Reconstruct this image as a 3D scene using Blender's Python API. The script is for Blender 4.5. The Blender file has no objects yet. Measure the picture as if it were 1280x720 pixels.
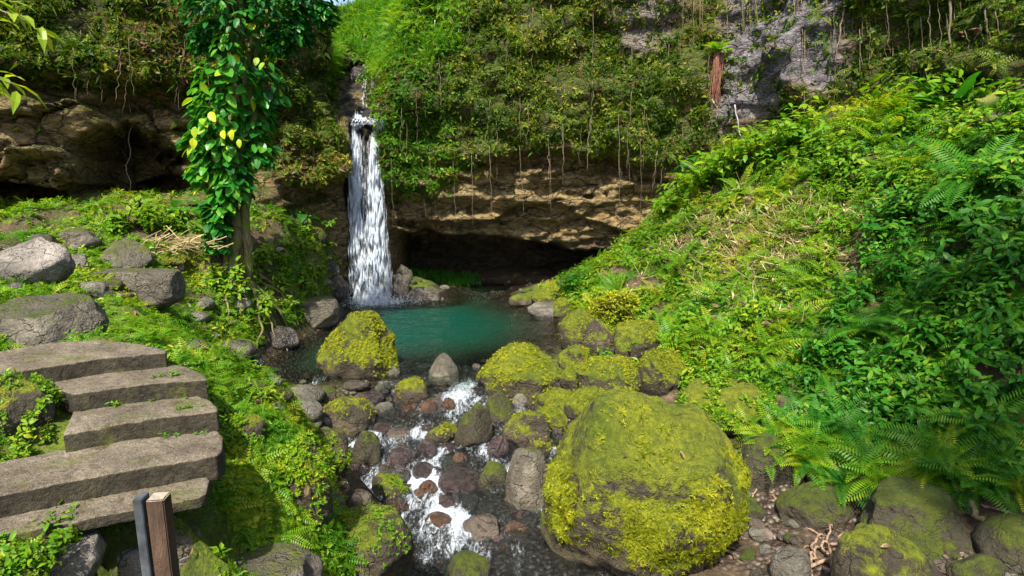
import bpy, math, random
import numpy as np
from mathutils import Vector, Matrix
from mathutils.bvhtree import BVHTree

SEED = 7
random.seed(SEED)
rng = np.random.default_rng(SEED)
sc = bpy.context.scene
COL = sc.collection

# ------------------------------------------------------------------ camera geometry
CAM_Z, PITCH, FPX = 4.3, math.radians(10.0), 711.1
CP, SP = math.cos(PITCH), math.sin(PITCH)


def ray(u, v):
    X = (u - 640.0) / FPX
    Yc = (360.0 - v) / FPX
    return np.array([X, CP + Yc * SP, Yc * CP - SP])


def at_y(u, v, y):
    d = ray(u, v)
    t = y / d[1]
    return np.array([d[0] * t, y, CAM_Z + d[2] * t])


def at_z(u, v, z):
    d = ray(u, v)
    t = (z - CAM_Z) / d[2]
    return np.array([d[0] * t, d[1] * t, z])


def project(P):
    P = np.asarray(P, float)
    q = P - np.array([0, 0, CAM_Z])
    f = q[..., 1] * CP - q[..., 2] * SP
    up = q[..., 1] * SP + q[..., 2] * CP
    f = np.where(np.abs(f) < 1e-3, 1e-3, f)
    u = 640 + FPX * q[..., 0] / f
    v = 360 - FPX * up / f
    u = np.where(f < 0.05, -1e5, u)
    return u, v


def in_frame(P, mu=170, mv=130):
    u, v = project(P)
    return (u > -mu) & (u < 1280 + mu) & (v > -mv) & (v < 720 + mv)


SUN_DIR = Vector((-0.15, -0.58, 0.80)).normalized()      # towards the sun

# ------------------------------------------------------------------ noise
_pr = np.random.default_rng(3)
_perm = _pr.permutation(256)
_perm = np.concatenate([_perm, _perm, _perm])
_grad = _pr.normal(size=(256, 3))
_grad /= np.linalg.norm(_grad, axis=1)[:, None]


def noise3(p):
    p = np.asarray(p, float)
    i = np.floor(p).astype(int)
    f = p - i
    w = f * f * f * (f * (f * 6 - 15) + 10)
    i = i & 255
    out = 0
    for dx in (0, 1):
        for dy in (0, 1):
            for dz in (0, 1):
                h = _perm[_perm[_perm[(i[:, 0] + dx) & 255] + ((i[:, 1] + dy) & 255)] + ((i[:, 2] + dz) & 255)]
                g = _grad[h]
                d = f - np.array([dx, dy, dz])
                wt = (w[:, 0] if dx else 1 - w[:, 0]) * (w[:, 1] if dy else 1 - w[:, 1]) * (w[:, 2] if dz else 1 - w[:, 2])
                out = out + wt * (g * d).sum(1)
    return out * 1.5


def fbm(p, octv=4, gain=0.5, lac=2.05):
    p = np.asarray(p, float)
    a, s = 1.0, 0.0
    for k in range(octv):
        s = s + a * noise3(p + 17.3 * k)
        p = p * lac
        a *= gain
    return s


def cells(p):
    """random value of the nearest jittered cell, and distance to the cell border"""
    p = np.asarray(p, float)
    i = np.floor(p).astype(int)
    d1 = np.full(len(p), 9.0)
    d2 = np.full(len(p), 9.0)
    val = np.zeros(len(p))
    for dx in (-1, 0, 1):
        for dy in (-1, 0, 1):
            for dz in (-1, 0, 1):
                c = i + np.array([dx, dy, dz])
                h = _perm[_perm[_perm[c[:, 0] & 255] + (c[:, 1] & 255)] + (c[:, 2] & 255)]
                q = c + 0.5 + _grad[h] * 0.45
                d = np.linalg.norm(p - q, axis=1)
                near = d < d1
                d2 = np.where(near, d1, np.minimum(d2, d))
                val = np.where(near, (h * 37 % 256) / 255.0, val)
                d1 = np.where(near, d, d1)
    return val, d2 - d1


def sm(a, b, x):
    t = np.clip((np.asarray(x, float) - a) / (b - a), 0, 1)
    return t * t * (3 - 2 * t)


def band(a, b, c, d, x):
    return sm(a, b, x) * (1 - sm(c, d, x))


# ------------------------------------------------------------------ mesh helpers
def mesh_np(name, V, F, attrs=None, smooth=True):
    """F: array (n,k) or a list of such arrays"""
    if not isinstance(F, (list, tuple)):
        F = [F]
    F = [f for f in F if len(f)]
    me = bpy.data.meshes.new(name)
    V = np.asarray(V, np.float32)
    me.vertices.add(len(V))
    me.vertices.foreach_set('co', V.ravel())
    nl = sum(f.size for f in F)
    npoly = sum(len(f) for f in F)
    me.loops.add(nl)
    me.loops.foreach_set('vertex_index', np.concatenate([f.ravel() for f in F]).astype(np.int32))
    me.polygons.add(npoly)
    tot = np.concatenate([np.full(len(f), f.shape[1]) for f in F]).astype(np.int32)
    start = np.concatenate([[0], np.cumsum(tot)[:-1]]).astype(np.int32)
    me.polygons.foreach_set('loop_start', start)
    me.polygons.foreach_set('use_smooth', np.full(npoly, smooth))
    if attrs:
        for k, a in attrs.items():
            at = me.attributes.new(k, 'FLOAT', 'POINT')
            at.data.foreach_set('value', np.asarray(a, np.float32))
    me.update(calc_edges=True)
    return me


def link(name, me, mat=None, parent=None, loc=None):
    o = bpy.data.objects.new(name, me)
    COL.objects.link(o)
    if mat is not None and me is not None:
        me.materials.clear()
        me.materials.append(mat)
    if parent is not None:
        o.parent = parent
    if loc is not None:
        o.location = loc
    return o


def thing(o, label, cat, group=None):
    o['label'] = label
    o['category'] = cat
    if group:
        o['group'] = group
    return o


def empty(name, loc, label, cat, group=None):
    o = bpy.data.objects.new(name, None)
    COL.objects.link(o)
    o.location = loc
    o.empty_display_size = 0.2
    return thing(o, label, cat, group)


def tube(pts, rad, seg=7, cap=True):
    P = np.asarray(pts, float)
    R = np.broadcast_to(np.asarray(rad, float), (len(P),))
    T = np.gradient(P, axis=0)
    T /= np.linalg.norm(T, axis=1)[:, None] + 1e-9
    a = np.cross(T, np.array([0.31, 0.87, 0.38]))
    a /= np.linalg.norm(a, axis=1)[:, None] + 1e-9
    b = np.cross(T, a)
    th = np.linspace(0, 2 * math.pi, seg, endpoint=False)
    V = P[:, None, :] + R[:, None, None] * (np.cos(th)[None, :, None] * a[:, None, :] + np.sin(th)[None, :, None] * b[:, None, :])
    n = len(P)
    i = np.arange(n - 1)[:, None] * seg
    j = np.arange(seg)[None, :]
    j2 = (j + 1) % seg
    F = np.stack([i + j, i + j2, i + seg + j2, i + seg + j], -1).reshape(-1, 4)
    V = V.reshape(-1, 3)
    if cap:
        V = np.vstack([V, P[0], P[-1]])
        k = np.arange(seg)
        c0 = np.stack([np.full(seg, n * seg), (k + 1) % seg, k, k], -1)
        c1 = np.stack([np.full(seg, n * seg + 1), (n - 1) * seg + k, (n - 1) * seg + (k + 1) % seg, (n - 1) * seg + (k + 1) % seg], -1)
        T3 = np.concatenate([c0[:, :3], c1[:, :3]])
        F = np.concatenate([np.stack([F[:, 0], F[:, 1], F[:, 2]], -1), np.stack([F[:, 0], F[:, 2], F[:, 3]], -1), T3])
    else:
        F = np.concatenate([np.stack([F[:, 0], F[:, 1], F[:, 2]], -1), np.stack([F[:, 0], F[:, 2], F[:, 3]], -1)])
    return V, F


def merge(parts):
    """parts: list of (V, F, tint array or scalar)"""
    Vs, Fs, Ts, n = [], [], [], 0
    for p in parts:
        V, F = p[0], p[1]
        t = p[2] if len(p) > 2 else 0.0
        Vs.append(V)
        Fs.append(F + n)
        Ts.append(np.broadcast_to(np.asarray(t, float), (len(V),)))
        n += len(V)
    return np.concatenate(Vs), np.concatenate(Fs), np.concatenate(Ts)


def wander(p0, p1, n, amp, freq=1.0, seed=0.0, sag=0.0):
    t = np.linspace(0, 1, n)
    P = np.asarray(p0)[None] * (1 - t)[:, None] + np.asarray(p1)[None] * t[:, None]
    env = np.sin(np.pi * np.clip(t, 0, 1)) * 0.7 + 0.3 * t
    for k in range(3):
        P[:, k] += amp * env * fbm(np.stack([t * 4 * freq + seed * 7.1 + k * 31.7, np.full(n, seed * 3.3), np.full(n, k * 5.0)], -1), 3)
    P[:, 2] -= sag * np.sin(np.pi * t)
    return P


# ------------------------------------------------------------------ materials
def nodes(name):
    m = bpy.data.materials.new(name)
    m.use_nodes = True
    nt = m.node_tree
    nt.nodes.clear()
    out = nt.nodes.new('ShaderNodeOutputMaterial')
    return m, nt, out


class NT:
    def __init__(s, name):
        s.m, s.nt, s.out = nodes(name)

    def n(s, typ, **kw):
        nd = s.nt.nodes.new(typ)
        for k, v in kw.items():
            setattr(nd, k, v)
        return nd

    def l(s, a, b):
        s.nt.links.new(a, b)

    def coords(s, which='Object'):
        return s.n('ShaderNodeTexCoord').outputs[which]

    def noise(s, co, scale, detail=4, rough=0.55, dist=0.0):
        n = s.n('ShaderNodeTexNoise')
        n.inputs['Scale'].default_value = scale
        n.inputs['Detail'].default_value = detail
        n.inputs['Roughness'].default_value = rough
        n.inputs['Distortion'].default_value = dist
        s.l(co, n.inputs['Vector'])
        return n.outputs['Fac']

    def ramp(s, fac, stops, interp='LINEAR'):
        r = s.n('ShaderNodeValToRGB')
        r.color_ramp.interpolation = interp
        els = r.color_ramp.elements
        while len(els) < len(stops):
            els.new(0.5)
        for e, (p, c) in zip(els, stops):
            e.position = p
            e.color = (c[0], c[1], c[2], 1) if not isinstance(c, (int, float)) else (c, c, c, 1)
        s.l(fac, r.inputs['Fac'])
        return r.outputs['Color']

    def math(s, op, a, b=None, clamp=False):
        n = s.n('ShaderNodeMath', operation=op)
        n.use_clamp = clamp
        for i, x in enumerate((a, b)):
            if x is None:
                continue
            if isinstance(x, (int, float)):
                n.inputs[i].default_value = x
            else:
                s.l(x, n.inputs[i])
        return n.outputs[0]

    def mix(s, fac, a, b, typ='MIX'):
        n = s.n('ShaderNodeMix', data_type='RGBA', blend_type=typ)
        for key, x in ((0, fac), (6, a), (7, b)):
            if isinstance(x, (int, float)):
                n.inputs[key].default_value = x
            elif isinstance(x, tuple):
                n.inputs[key].default_value = (x[0], x[1], x[2], 1)
            else:
                s.l(x, n.inputs[key])
        return n.outputs[2]

    def attr(s, name):
        return s.n('ShaderNodeAttribute', attribute_name=name).outputs['Fac']

    def bump(s, h, strength=0.5, dist=0.05, normal=None):
        b = s.n('ShaderNodeBump')
        b.inputs['Strength'].default_value = strength
        b.inputs['Distance'].default_value = dist
        s.l(h, b.inputs['Height'])
        if normal is not None:
            s.l(normal, b.inputs['Normal'])
        return b.outputs['Normal']

    def principled(s, color, rough=0.7, normal=None, spec=0.4):
        p = s.n('ShaderNodeBsdfPrincipled')
        for key, x in (('Base Color', color), ('Roughness', rough), ('Specular IOR Level', spec)):
            if isinstance(x, tuple):
                p.inputs[key].default_value = (*x, 1)
            elif isinstance(x, (int, float)):
                p.inputs[key].default_value = x
            else:
                s.l(x, p.inputs[key])
        if normal is not None:
            s.l(normal, p.inputs['Normal'])
        return p

    def done(s, sh):
        s.l(sh, s.out.inputs['Surface'])
        return s.m


def normal_z(t):
    g = t.n('ShaderNodeNewGeometry')
    x = t.n('ShaderNodeSeparateXYZ')
    t.l(g.outputs['Normal'], x.inputs[0])
    return x.outputs['Z'], g


def leaf_mat(name, stops, gloss=0.42, transl=0.45, jitter=0.16):
    """stops: colours over tint 0..1; tint below 0 is a woody stem, above 1 a dead leaf"""
    t = NT(name)
    a = t.attr('tint')
    oi = t.n('ShaderNodeObjectInfo').outputs['Random']
    a2 = t.math('ADD', a, t.math('MULTIPLY', t.math('SUBTRACT', oi, 0.5), jitter))
    co = t.n('ShaderNodeNewGeometry').outputs['Position']
    a2 = t.math('ADD', a2, t.math('MULTIPLY', t.math('SUBTRACT', t.noise(co, 0.8, 3), 0.5), 0.55))
    # stems and dead leaves keep their own class
    a3 = t.math('MINIMUM', t.math('MAXIMUM', a2, 0.0), 1.0)
    live = t.ramp(a3, stops)
    dead = t.ramp(t.noise(co, 9.0, 2), [(0.3, (0.07, 0.042, 0.022)), (0.55, (0.19, 0.13, 0.07)), (0.75, (0.36, 0.28, 0.18))])
    col = t.mix(t.math('GREATER_THAN', a, 1.01), live, dead)
    stem = t.mix(t.math('LESS_THAN', a, -0.01), col, (0.07, 0.055, 0.022))
    p = t.principled(stem, gloss, None, 0.22)
    tr = t.n('ShaderNodeBsdfTranslucent')
    lum = t.mix(0.35, stem, (0.25, 0.42, 0.01), 'MULTIPLY')
    bright = t.mix(1.0, stem, (1.6, 1.5, 0.6), 'MULTIPLY')
    t.l(bright, tr.inputs['Color'])
    mx = t.n('ShaderNodeMixShader')
    mx.inputs[0].default_value = transl
    t.l(p.outputs[0], mx.inputs[1])
    t.l(tr.outputs[0], mx.inputs[2])
    return t.done(mx.outputs[0])


M = {}
M['leaf_sun'] = leaf_mat('leaf_sun', [(0.0, (0.020, 0.085, 0.006)), (0.35, (0.05, 0.17, 0.008)), (0.62, (0.10, 0.235, 0.009)), (0.85, (0.19, 0.29, 0.012)), (1.0, (0.34, 0.35, 0.02))])  # yellower green, on the right slope partly painted sunlight
M['leaf_deep'] = leaf_mat('leaf_deep', [(0.0, (0.008, 0.06, 0.008)), (0.4, (0.022, 0.125, 0.010)), (0.7, (0.06, 0.205, 0.012)), (0.9, (0.14, 0.27, 0.014)), (1.0, (0.36, 0.38, 0.02))], 0.42)  # deeper green, on the right bank partly painted shade
M['leaf_olive'] = leaf_mat('leaf_olive', [(0.0, (0.010, 0.026, 0.003)), (0.35, (0.026, 0.072, 0.005)), (0.65, (0.070, 0.128, 0.006)), (0.9, (0.165, 0.20, 0.011)), (1.0, (0.29, 0.24, 0.04))], 0.55, 0.35)
M['leaf_vine'] = leaf_mat('leaf_vine', [(0.0, (0.006, 0.04, 0.012)), (0.35, (0.014, 0.115, 0.016)), (0.6, (0.04, 0.21, 0.016)), (0.85, (0.12, 0.30, 0.02)), (1.0, (0.60, 0.58, 0.02))], 0.36, 0.4)
M['moss_leaf'] = leaf_mat('moss_leaf', [(0.0, (0.05, 0.085, 0.004)), (0.4, (0.10, 0.14, 0.005)), (0.7, (0.19, 0.22, 0.007)), (1.0, (0.32, 0.31, 0.012))], 0.6, 0.3)
M['straw'] = leaf_mat('straw', [(0.0, (0.16, 0.12, 0.05)), (0.5, (0.34, 0.27, 0.13)), (1.0, (0.50, 0.42, 0.25))], 0.6, 0.25)


def rock_mat(name, rock, moss_cut, wet=0.0, mossy=((0.026, 0.042, 0.003), (0.125, 0.158, 0.005), (0.29, 0.30, 0.010)), scale=1.0, up=0.42, stain=None):
    """moss_cut: 0 = all moss, 1 = bare"""
    t = NT(name)
    co = t.n('ShaderNodeNewGeometry').outputs['Position']
    nz, g = normal_z(t)
    n1 = t.noise(co, 1.7 * scale, 6, 0.62, 0.4)
    n2 = t.noise(co, 8.0 * scale, 5, 0.65)
    n3 = t.noise(co, 34.0 * scale, 4, 0.7)
    base = t.ramp(n1, [(0.25, tuple(c * 0.5 for c in rock[0])), (0.48, rock[0]), (0.68, rock[1])])
    base = t.mix(t.ramp(n3, [(0.42, 0.0), (0.7, 1.0)]), base, t.mix(1.0, base, (1.5, 1.45, 1.4), 'MULTIPLY'))
    base = t.mix(t.ramp(n2, [(0.28, 0.75), (0.48, 0.0)]), base, t.mix(1.0, base, (0.5, 0.46, 0.42), 'MULTIPLY'))
    if stain:
        base = t.mix(t.ramp(t.noise(co, 2.6 * scale, 3), [(0.5, 0.0), (0.64, 0.85)]), base, stain)
    k = t.math('ADD', t.math('MULTIPLY', nz, up), t.math('MULTIPLY', t.math('SUBTRACT', n1, 0.5), 1.15))
    k = t.math('ADD', k, t.math('MULTIPLY', t.math('SUBTRACT', n2, 0.5), 0.55))
    k = t.math('ADD', k, t.math('MULTIPLY', t.math('SUBTRACT', n3, 0.5), 0.25))
    f = t.ramp(t.math('ADD', k, 0.5 - moss_cut), [(0.40, 0.0), (0.58, 1.0)])
    mcol = t.ramp(t.math('ADD', t.math('MULTIPLY', n2, 0.6), t.math('MULTIPLY', t.noise(co, 60 * scale, 2, 0.7), 0.5)), [(0.33, mossy[0]), (0.52, mossy[1]), (0.7, mossy[2])])
    mcol = t.mix(t.ramp(t.noise(co, 1.1 * scale, 3), [(0.4, 0.0), (0.66, 0.65)]), mcol, t.mix(1.0, mcol, (0.42, 0.58, 0.5), 'MULTIPLY'))
    col = t.mix(f, base, mcol)
    h = t.math('ADD', t.math('MULTIPLY', n2, 0.7), t.math('MULTIPLY', n3, 0.35))
    vc = t.n('ShaderNodeTexVoronoi', feature='DISTANCE_TO_EDGE')
    vc.inputs['Scale'].default_value = 1.9 * scale
    wv = t.n('ShaderNodeVectorMath', operation='ADD')
    ns_ = t.n('ShaderNodeTexNoise')
    ns_.inputs['Scale'].default_value = 2.5 * scale
    ns_.inputs['Detail'].default_value = 4
    t.l(co, ns_.inputs['Vector'])
    t.l(co, wv.inputs[0])
    t.l(ns_.outputs['Color'], wv.inputs[1])
    t.l(wv.outputs[0], vc.inputs['Vector'])
    crack = t.ramp(vc.outputs['Distance'], [(0.0, 0.0), (0.035, 1.0)])
    h = t.math('ADD', h, t.math('MULTIPLY', crack, 0.35))
    hm = t.math('ADD', h, t.math('MULTIPLY', t.math('MULTIPLY', t.noise(co, 85 * scale, 3, 0.75), f), 0.55))
    h0 = t.math('ADD', hm, t.math('MULTIPLY', n1, 0.8))
    nrm = t.bump(h0, 0.9, 0.14)
    rough = t.mix(f, (0.75 - 0.55 * wet,) * 3, (0.95, 0.95, 0.95))
    p = t.principled(col, rough, nrm, 0.35 + 0.3 * wet)
    return t.done(p.outputs[0])


GREY = ((0.085, 0.076, 0.058), (0.20, 0.18, 0.145))
PALE = ((0.13, 0.118, 0.105), (0.28, 0.25, 0.22))
BROWN = ((0.042, 0.034, 0.022), (0.115, 0.092, 0.06))
DARK = ((0.030, 0.027, 0.025), (0.085, 0.075, 0.065))
M['rock_mossy'] = rock_mat('rock_mossy', BROWN, 0.12, up=0.45)
M['rock_half'] = rock_mat('rock_half', BROWN, 0.36, up=0.5)
M['rock_thin'] = rock_mat('rock_thin', GREY, 0.42, mossy=((0.03, 0.045, 0.006), (0.08, 0.105, 0.008), (0.15, 0.17, 0.012)))
M['rock_shade'] = rock_mat('rock_shade', ((0.045, 0.04, 0.025), (0.11, 0.098, 0.062)), 0.22, mossy=((0.03, 0.045, 0.006), (0.07, 0.095, 0.008), (0.13, 0.15, 0.012)))
M['rock_pale'] = rock_mat('rock_pale', PALE, 0.92)
M['rock_wet'] = rock_mat('rock_wet', DARK, 0.98, wet=0.9)
M['stone_purple'] = rock_mat('stone_purple', ((0.022, 0.014, 0.014), (0.06, 0.040, 0.040)), 1.3, wet=1.0)
M['stone_amber'] = rock_mat('stone_amber', ((0.035, 0.019, 0.011), (0.095, 0.048, 0.024)), 1.3, wet=1.0)
M['stone_brown'] = rock_mat('stone_brown', ((0.042, 0.033, 0.026), (0.10, 0.08, 0.064)), 1.15, wet=0.6)
M['stone_grey'] = rock_mat('stone_grey', ((0.09, 0.085, 0.07), (0.19, 0.175, 0.15)), 0.95, wet=0.25)
M['pebble'] = rock_mat('pebble', ((0.09, 0.07, 0.055), (0.22, 0.175, 0.145)), 1.3)


def bark_mat(name, c0, c1, moss=0.0):
    t = NT(name)
    co = t.n('ShaderNodeNewGeometry').outputs['Position']
    mp = t.n('ShaderNodeMapping')
    mp.inputs['Scale'].default_value = (1, 1, 0.22)
    t.l(co, mp.inputs['Vector'])
    n = t.noise(mp.outputs[0], 16, 6, 0.65, 0.6)
    col = t.ramp(n, [(0.3, c0), (0.68, c1)])
    if moss:
        col = t.mix(t.ramp(t.noise(co, 3.2, 4), [(0.55 - moss * 0.2, 0.0), (0.66, 1.0)]), col, (0.10, 0.13, 0.008))
    p = t.principled(col, 0.85, t.bump(n, 0.8, 0.04), 0.25)
    return t.done(p.outputs[0])


M['bark'] = bark_mat('bark', (0.05, 0.038, 0.022), (0.21, 0.17, 0.10), 0.6)
M['root'] = bark_mat('root', (0.06, 0.045, 0.028), (0.20, 0.16, 0.11))
M['root_pale'] = bark_mat('root_pale', (0.20, 0.18, 0.17), (0.46, 0.43, 0.42))
M['twig'] = bark_mat('twig', (0.12, 0.07, 0.045), (0.36, 0.25, 0.18))
M['fibre'] = bark_mat('fibre', (0.10, 0.035, 0.022), (0.30, 0.14, 0.10))
M['post_wood'] = bark_mat('post_wood', (0.022, 0.013, 0.008), (0.095, 0.058, 0.038))
M['post_end'] = bark_mat('post_end', (0.18, 0.15, 0.11), (0.36, 0.31, 0.24))


def metal_mat():
    t = NT('galvanised_strip')
    co = t.coords()
    n = t.noise(co, 9, 4)
    col = t.ramp(n, [(0.35, (0.035, 0.04, 0.048)), (0.65, (0.11, 0.12, 0.14))])
    p = t.principled(col, 0.5, t.bump(n, 0.2, 0.01))
    p.inputs['Metallic'].default_value = 0.35
    return t.done(p.outputs[0])


M['metal'] = metal_mat()


def concrete_mat():
    t = NT('weathered_concrete')
    co = t.n('ShaderNodeNewGeometry').outputs['Position']
    nz, g = normal_z(t)
    n1 = t.noise(co, 2.2, 5, 0.6, 0.3)
    n2 = t.noise(co, 22, 5, 0.7)
    n3 = t.noise(co, 120, 2, 0.6)
    col = t.ramp(n1, [(0.28, (0.068, 0.053, 0.036)), (0.5, (0.135, 0.11, 0.077)), (0.72, (0.235, 0.20, 0.15))])
    col = t.mix(t.ramp(n2, [(0.35, 0.55), (0.55, 0.0)]), col, (0.09, 0.07, 0.045))
    col = t.mix(t.ramp(n3, [(0.55, 0.0), (0.72, 0.6)]), col, (0.45, 0.42, 0.36))
    # risers get a darker, partly greenish colour than the treads
    riser = t.ramp(nz, [(0.25, 1.0), (0.6, 0.0)])
    riser_col = t.ramp(t.math('ADD', t.math('MULTIPLY', n1, 0.6), t.math('MULTIPLY', n2, 0.4)), [(0.38, (0.018, 0.016, 0.011)), (0.56, (0.055, 0.046, 0.03)), (0.7, (0.06, 0.068, 0.016))])
    col = t.mix(riser, col, riser_col)
    col = t.mix(t.ramp(t.noise(co, 3.1, 4), [(0.54, 0.0), (0.68, 0.8)]), col, (0.085, 0.095, 0.016))
    vg = t.n('ShaderNodeTexVoronoi')
    vg.inputs['Scale'].default_value = 55
    t.l(co, vg.inputs['Vector'])
    sg = t.n('ShaderNodeSeparateColor')
    t.l(vg.outputs['Color'], sg.inputs[0])
    col = t.mix(t.ramp(sg.outputs[0], [(0.72, 0.0), (0.85, 0.5)]), col, t.mix(1.0, col, (0.45, 0.42, 0.4), 'MULTIPLY'))
    col = t.mix(t.ramp(t.noise(co, 5.5, 6, 0.75, 1.0), [(0.52, 0.0), (0.62, 0.7)]), col, t.mix(1.0, col, (0.5, 0.44, 0.36), 'MULTIPLY'))
    h = t.math('ADD', t.math('MULTIPLY', n2, 0.9), t.math('MULTIPLY', n3, 0.3))
    h = t.math('ADD', h, t.math('MULTIPLY', t.noise(co, 9, 6, 0.75), 0.9))
    p = t.principled(col, 0.85, t.bump(h, 0.85, 0.05), 0.3)
    return t.done(p.outputs[0])


M['concrete'] = concrete_mat()


def terrain_mat():
    t = NT('forest_floor')
    co = t.n('ShaderNodeNewGeometry').outputs['Position']
    n1 = t.noise(co, 1.2, 6, 0.62)
    n2 = t.noise(co, 7, 5, 0.65)
    n3 = t.noise(co, 30, 4, 0.7)
    soil = t.ramp(t.math('ADD', t.math('MULTIPLY', n2, 0.6), t.math('MULTIPLY', n3, 0.4)), [(0.35, (0.035, 0.024, 0.013)), (0.52, (0.07, 0.048, 0.028)), (0.68, (0.15, 0.115, 0.075))])
    moss = t.ramp(t.math('ADD', t.math('MULTIPLY', n2, 0.5), t.math('MULTIPLY', n3, 0.5)), [(0.34, (0.018, 0.032, 0.003)), (0.5, (0.055, 0.085, 0.005)), (0.66, (0.14, 0.165, 0.008))])
    v = t.n('ShaderNodeTexVoronoi')
    v.inputs['Scale'].default_value = 11
    t.l(co, v.inputs['Vector'])
    vs = t.n('ShaderNodeSeparateColor')
    t.l(v.outputs['Color'], vs.inputs[0])
    peb = t.ramp(vs.outputs[0], [(0.1, (0.04, 0.026, 0.02)), (0.45, (0.09, 0.062, 0.046)), (0.75, (0.14, 0.115, 0.095)), (1.0, (0.22, 0.17, 0.13))])
    gv = t.mix(t.ramp(v.outputs['Distance'], [(0.28, 0.0), (0.62, 1.0)]), peb, (0.03, 0.022, 0.016))
    col = t.mix(t.ramp(t.math('ADD', t.attr('moss'), t.math('MULTIPLY', t.math('SUBTRACT', n1, 0.5), 1.1)), [(0.42, 0.0), (0.58, 1.0)]), soil, moss)
    grav = t.attr('gravel')
    col = t.mix(grav, col, gv)
    wt = t.attr('wet')
    col = t.mix(wt, col, t.mix(1.0, col, (0.42, 0.38, 0.36), 'MULTIPLY'))
    hgt = t.mix(grav, t.math('ADD', t.math('MULTIPLY', n2, 0.6), t.math('MULTIPLY', n3, 0.5)), t.math('SUBTRACT', 1.0, v.outputs['Distance']))
    p = t.principled(col, t.mix(grav, (0.9, 0.9, 0.9), (0.42, 0.42, 0.42)), t.bump(hgt, 0.8, 0.08), 0.3)
    return t.done(p.outputs[0])


M['terrain'] = terrain_mat()


def cliff_mat():
    t = NT('cliff_rock')
    co = t.n('ShaderNodeNewGeometry').outputs['Position']
    mp = t.n('ShaderNodeMapping')
    mp.inputs['Scale'].default_value = (1, 1, 2.2)
    t.l(co, mp.inputs['Vector'])
    nz, g = normal_z(t)
    n1 = t.noise(mp.outputs[0], 0.7, 6, 0.65, 0.5)
    n2 = t.noise(mp.outputs[0], 3.4, 6, 0.68, 0.3)
    n3 = t.noise(co, 19, 4, 0.7)
    tan = t.ramp(n2, [(0.3, (0.045, 0.030, 0.014)), (0.46, (0.16, 0.118, 0.055)), (0.60, (0.29, 0.215, 0.10)), (0.78, (0.40, 0.31, 0.16))])
    tan = t.mix(t.ramp(n1, [(0.5, 0.0), (0.7, 0.65)]), tan, (0.30, 0.165, 0.055))
    gry = t.ramp(t.math('ADD', t.math('MULTIPLY', n2, 0.55), t.math('MULTIPLY', n3, 0.45)), [(0.36, (0.045, 0.040, 0.045)), (0.5, (0.13, 0.117, 0.127)), (0.66, (0.30, 0.28, 0.305))])
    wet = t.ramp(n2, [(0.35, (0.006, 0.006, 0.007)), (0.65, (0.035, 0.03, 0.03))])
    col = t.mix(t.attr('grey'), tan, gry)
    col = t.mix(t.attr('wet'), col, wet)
    moss = t.ramp(t.math('ADD', t.math('MULTIPLY', n2, 0.4), t.math('MULTIPLY', n3, 0.6)), [(0.34, (0.012, 0.020, 0.003)), (0.52, (0.050, 0.068, 0.005)), (0.68, (0.13, 0.145, 0.009))])
    k = t.math('ADD', t.attr('moss'), t.math('MULTIPLY', t.math('SUBTRACT', n2, 0.5), 1.2))
    k = t.math('ADD', k, t.math('MULTIPLY', nz, 0.35))
    k = t.math('ADD', k, t.math('MULTIPLY', t.math('SUBTRACT', n1, 0.5), 0.8))
    col = t.mix(t.ramp(k, [(0.42, 0.0), (0.62, 1.0)]), col, moss)
    wv = t.n('ShaderNodeVectorMath', operation='ADD')
    t.l(mp.outputs[0], wv.inputs[0])
    nn_ = t.n('ShaderNodeTexNoise')
    nn_.inputs['Scale'].default_value = 1.3
    nn_.inputs['Detail'].default_value = 5
    t.l(mp.outputs[0], nn_.inputs['Vector'])
    t.l(nn_.outputs['Color'], wv.inputs[1])
    crs = []
    for sc_, wd in ((0.75, 0.03), (2.1, 0.045)):
        vc = t.n('ShaderNodeTexVoronoi', feature='DISTANCE_TO_EDGE')
        vc.inputs['Scale'].default_value = sc_
        t.l(wv.outputs[0], vc.inputs['Vector'])
        crs.append(t.ramp(vc.outputs['Distance'], [(0.0, 0.0), (wd, 1.0)]))
    col = t.mix(crs[0], t.mix(1.0, col, (0.35, 0.32, 0.3), 'MULTIPLY'), col)
    h = t.math('ADD', t.math('MULTIPLY', n2, 0.9), t.math('MULTIPLY', n3, 0.35))
    h = t.math('ADD', h, t.math('ADD', t.math('MULTIPLY', crs[0], 0.8), t.math('MULTIPLY', crs[1], 0.45)))
    p = t.principled(col, 0.8, t.bump(h, 1.0, 0.2), 0.3)
    return t.done(p.outputs[0])


M['cliff'] = cliff_mat()


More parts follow.
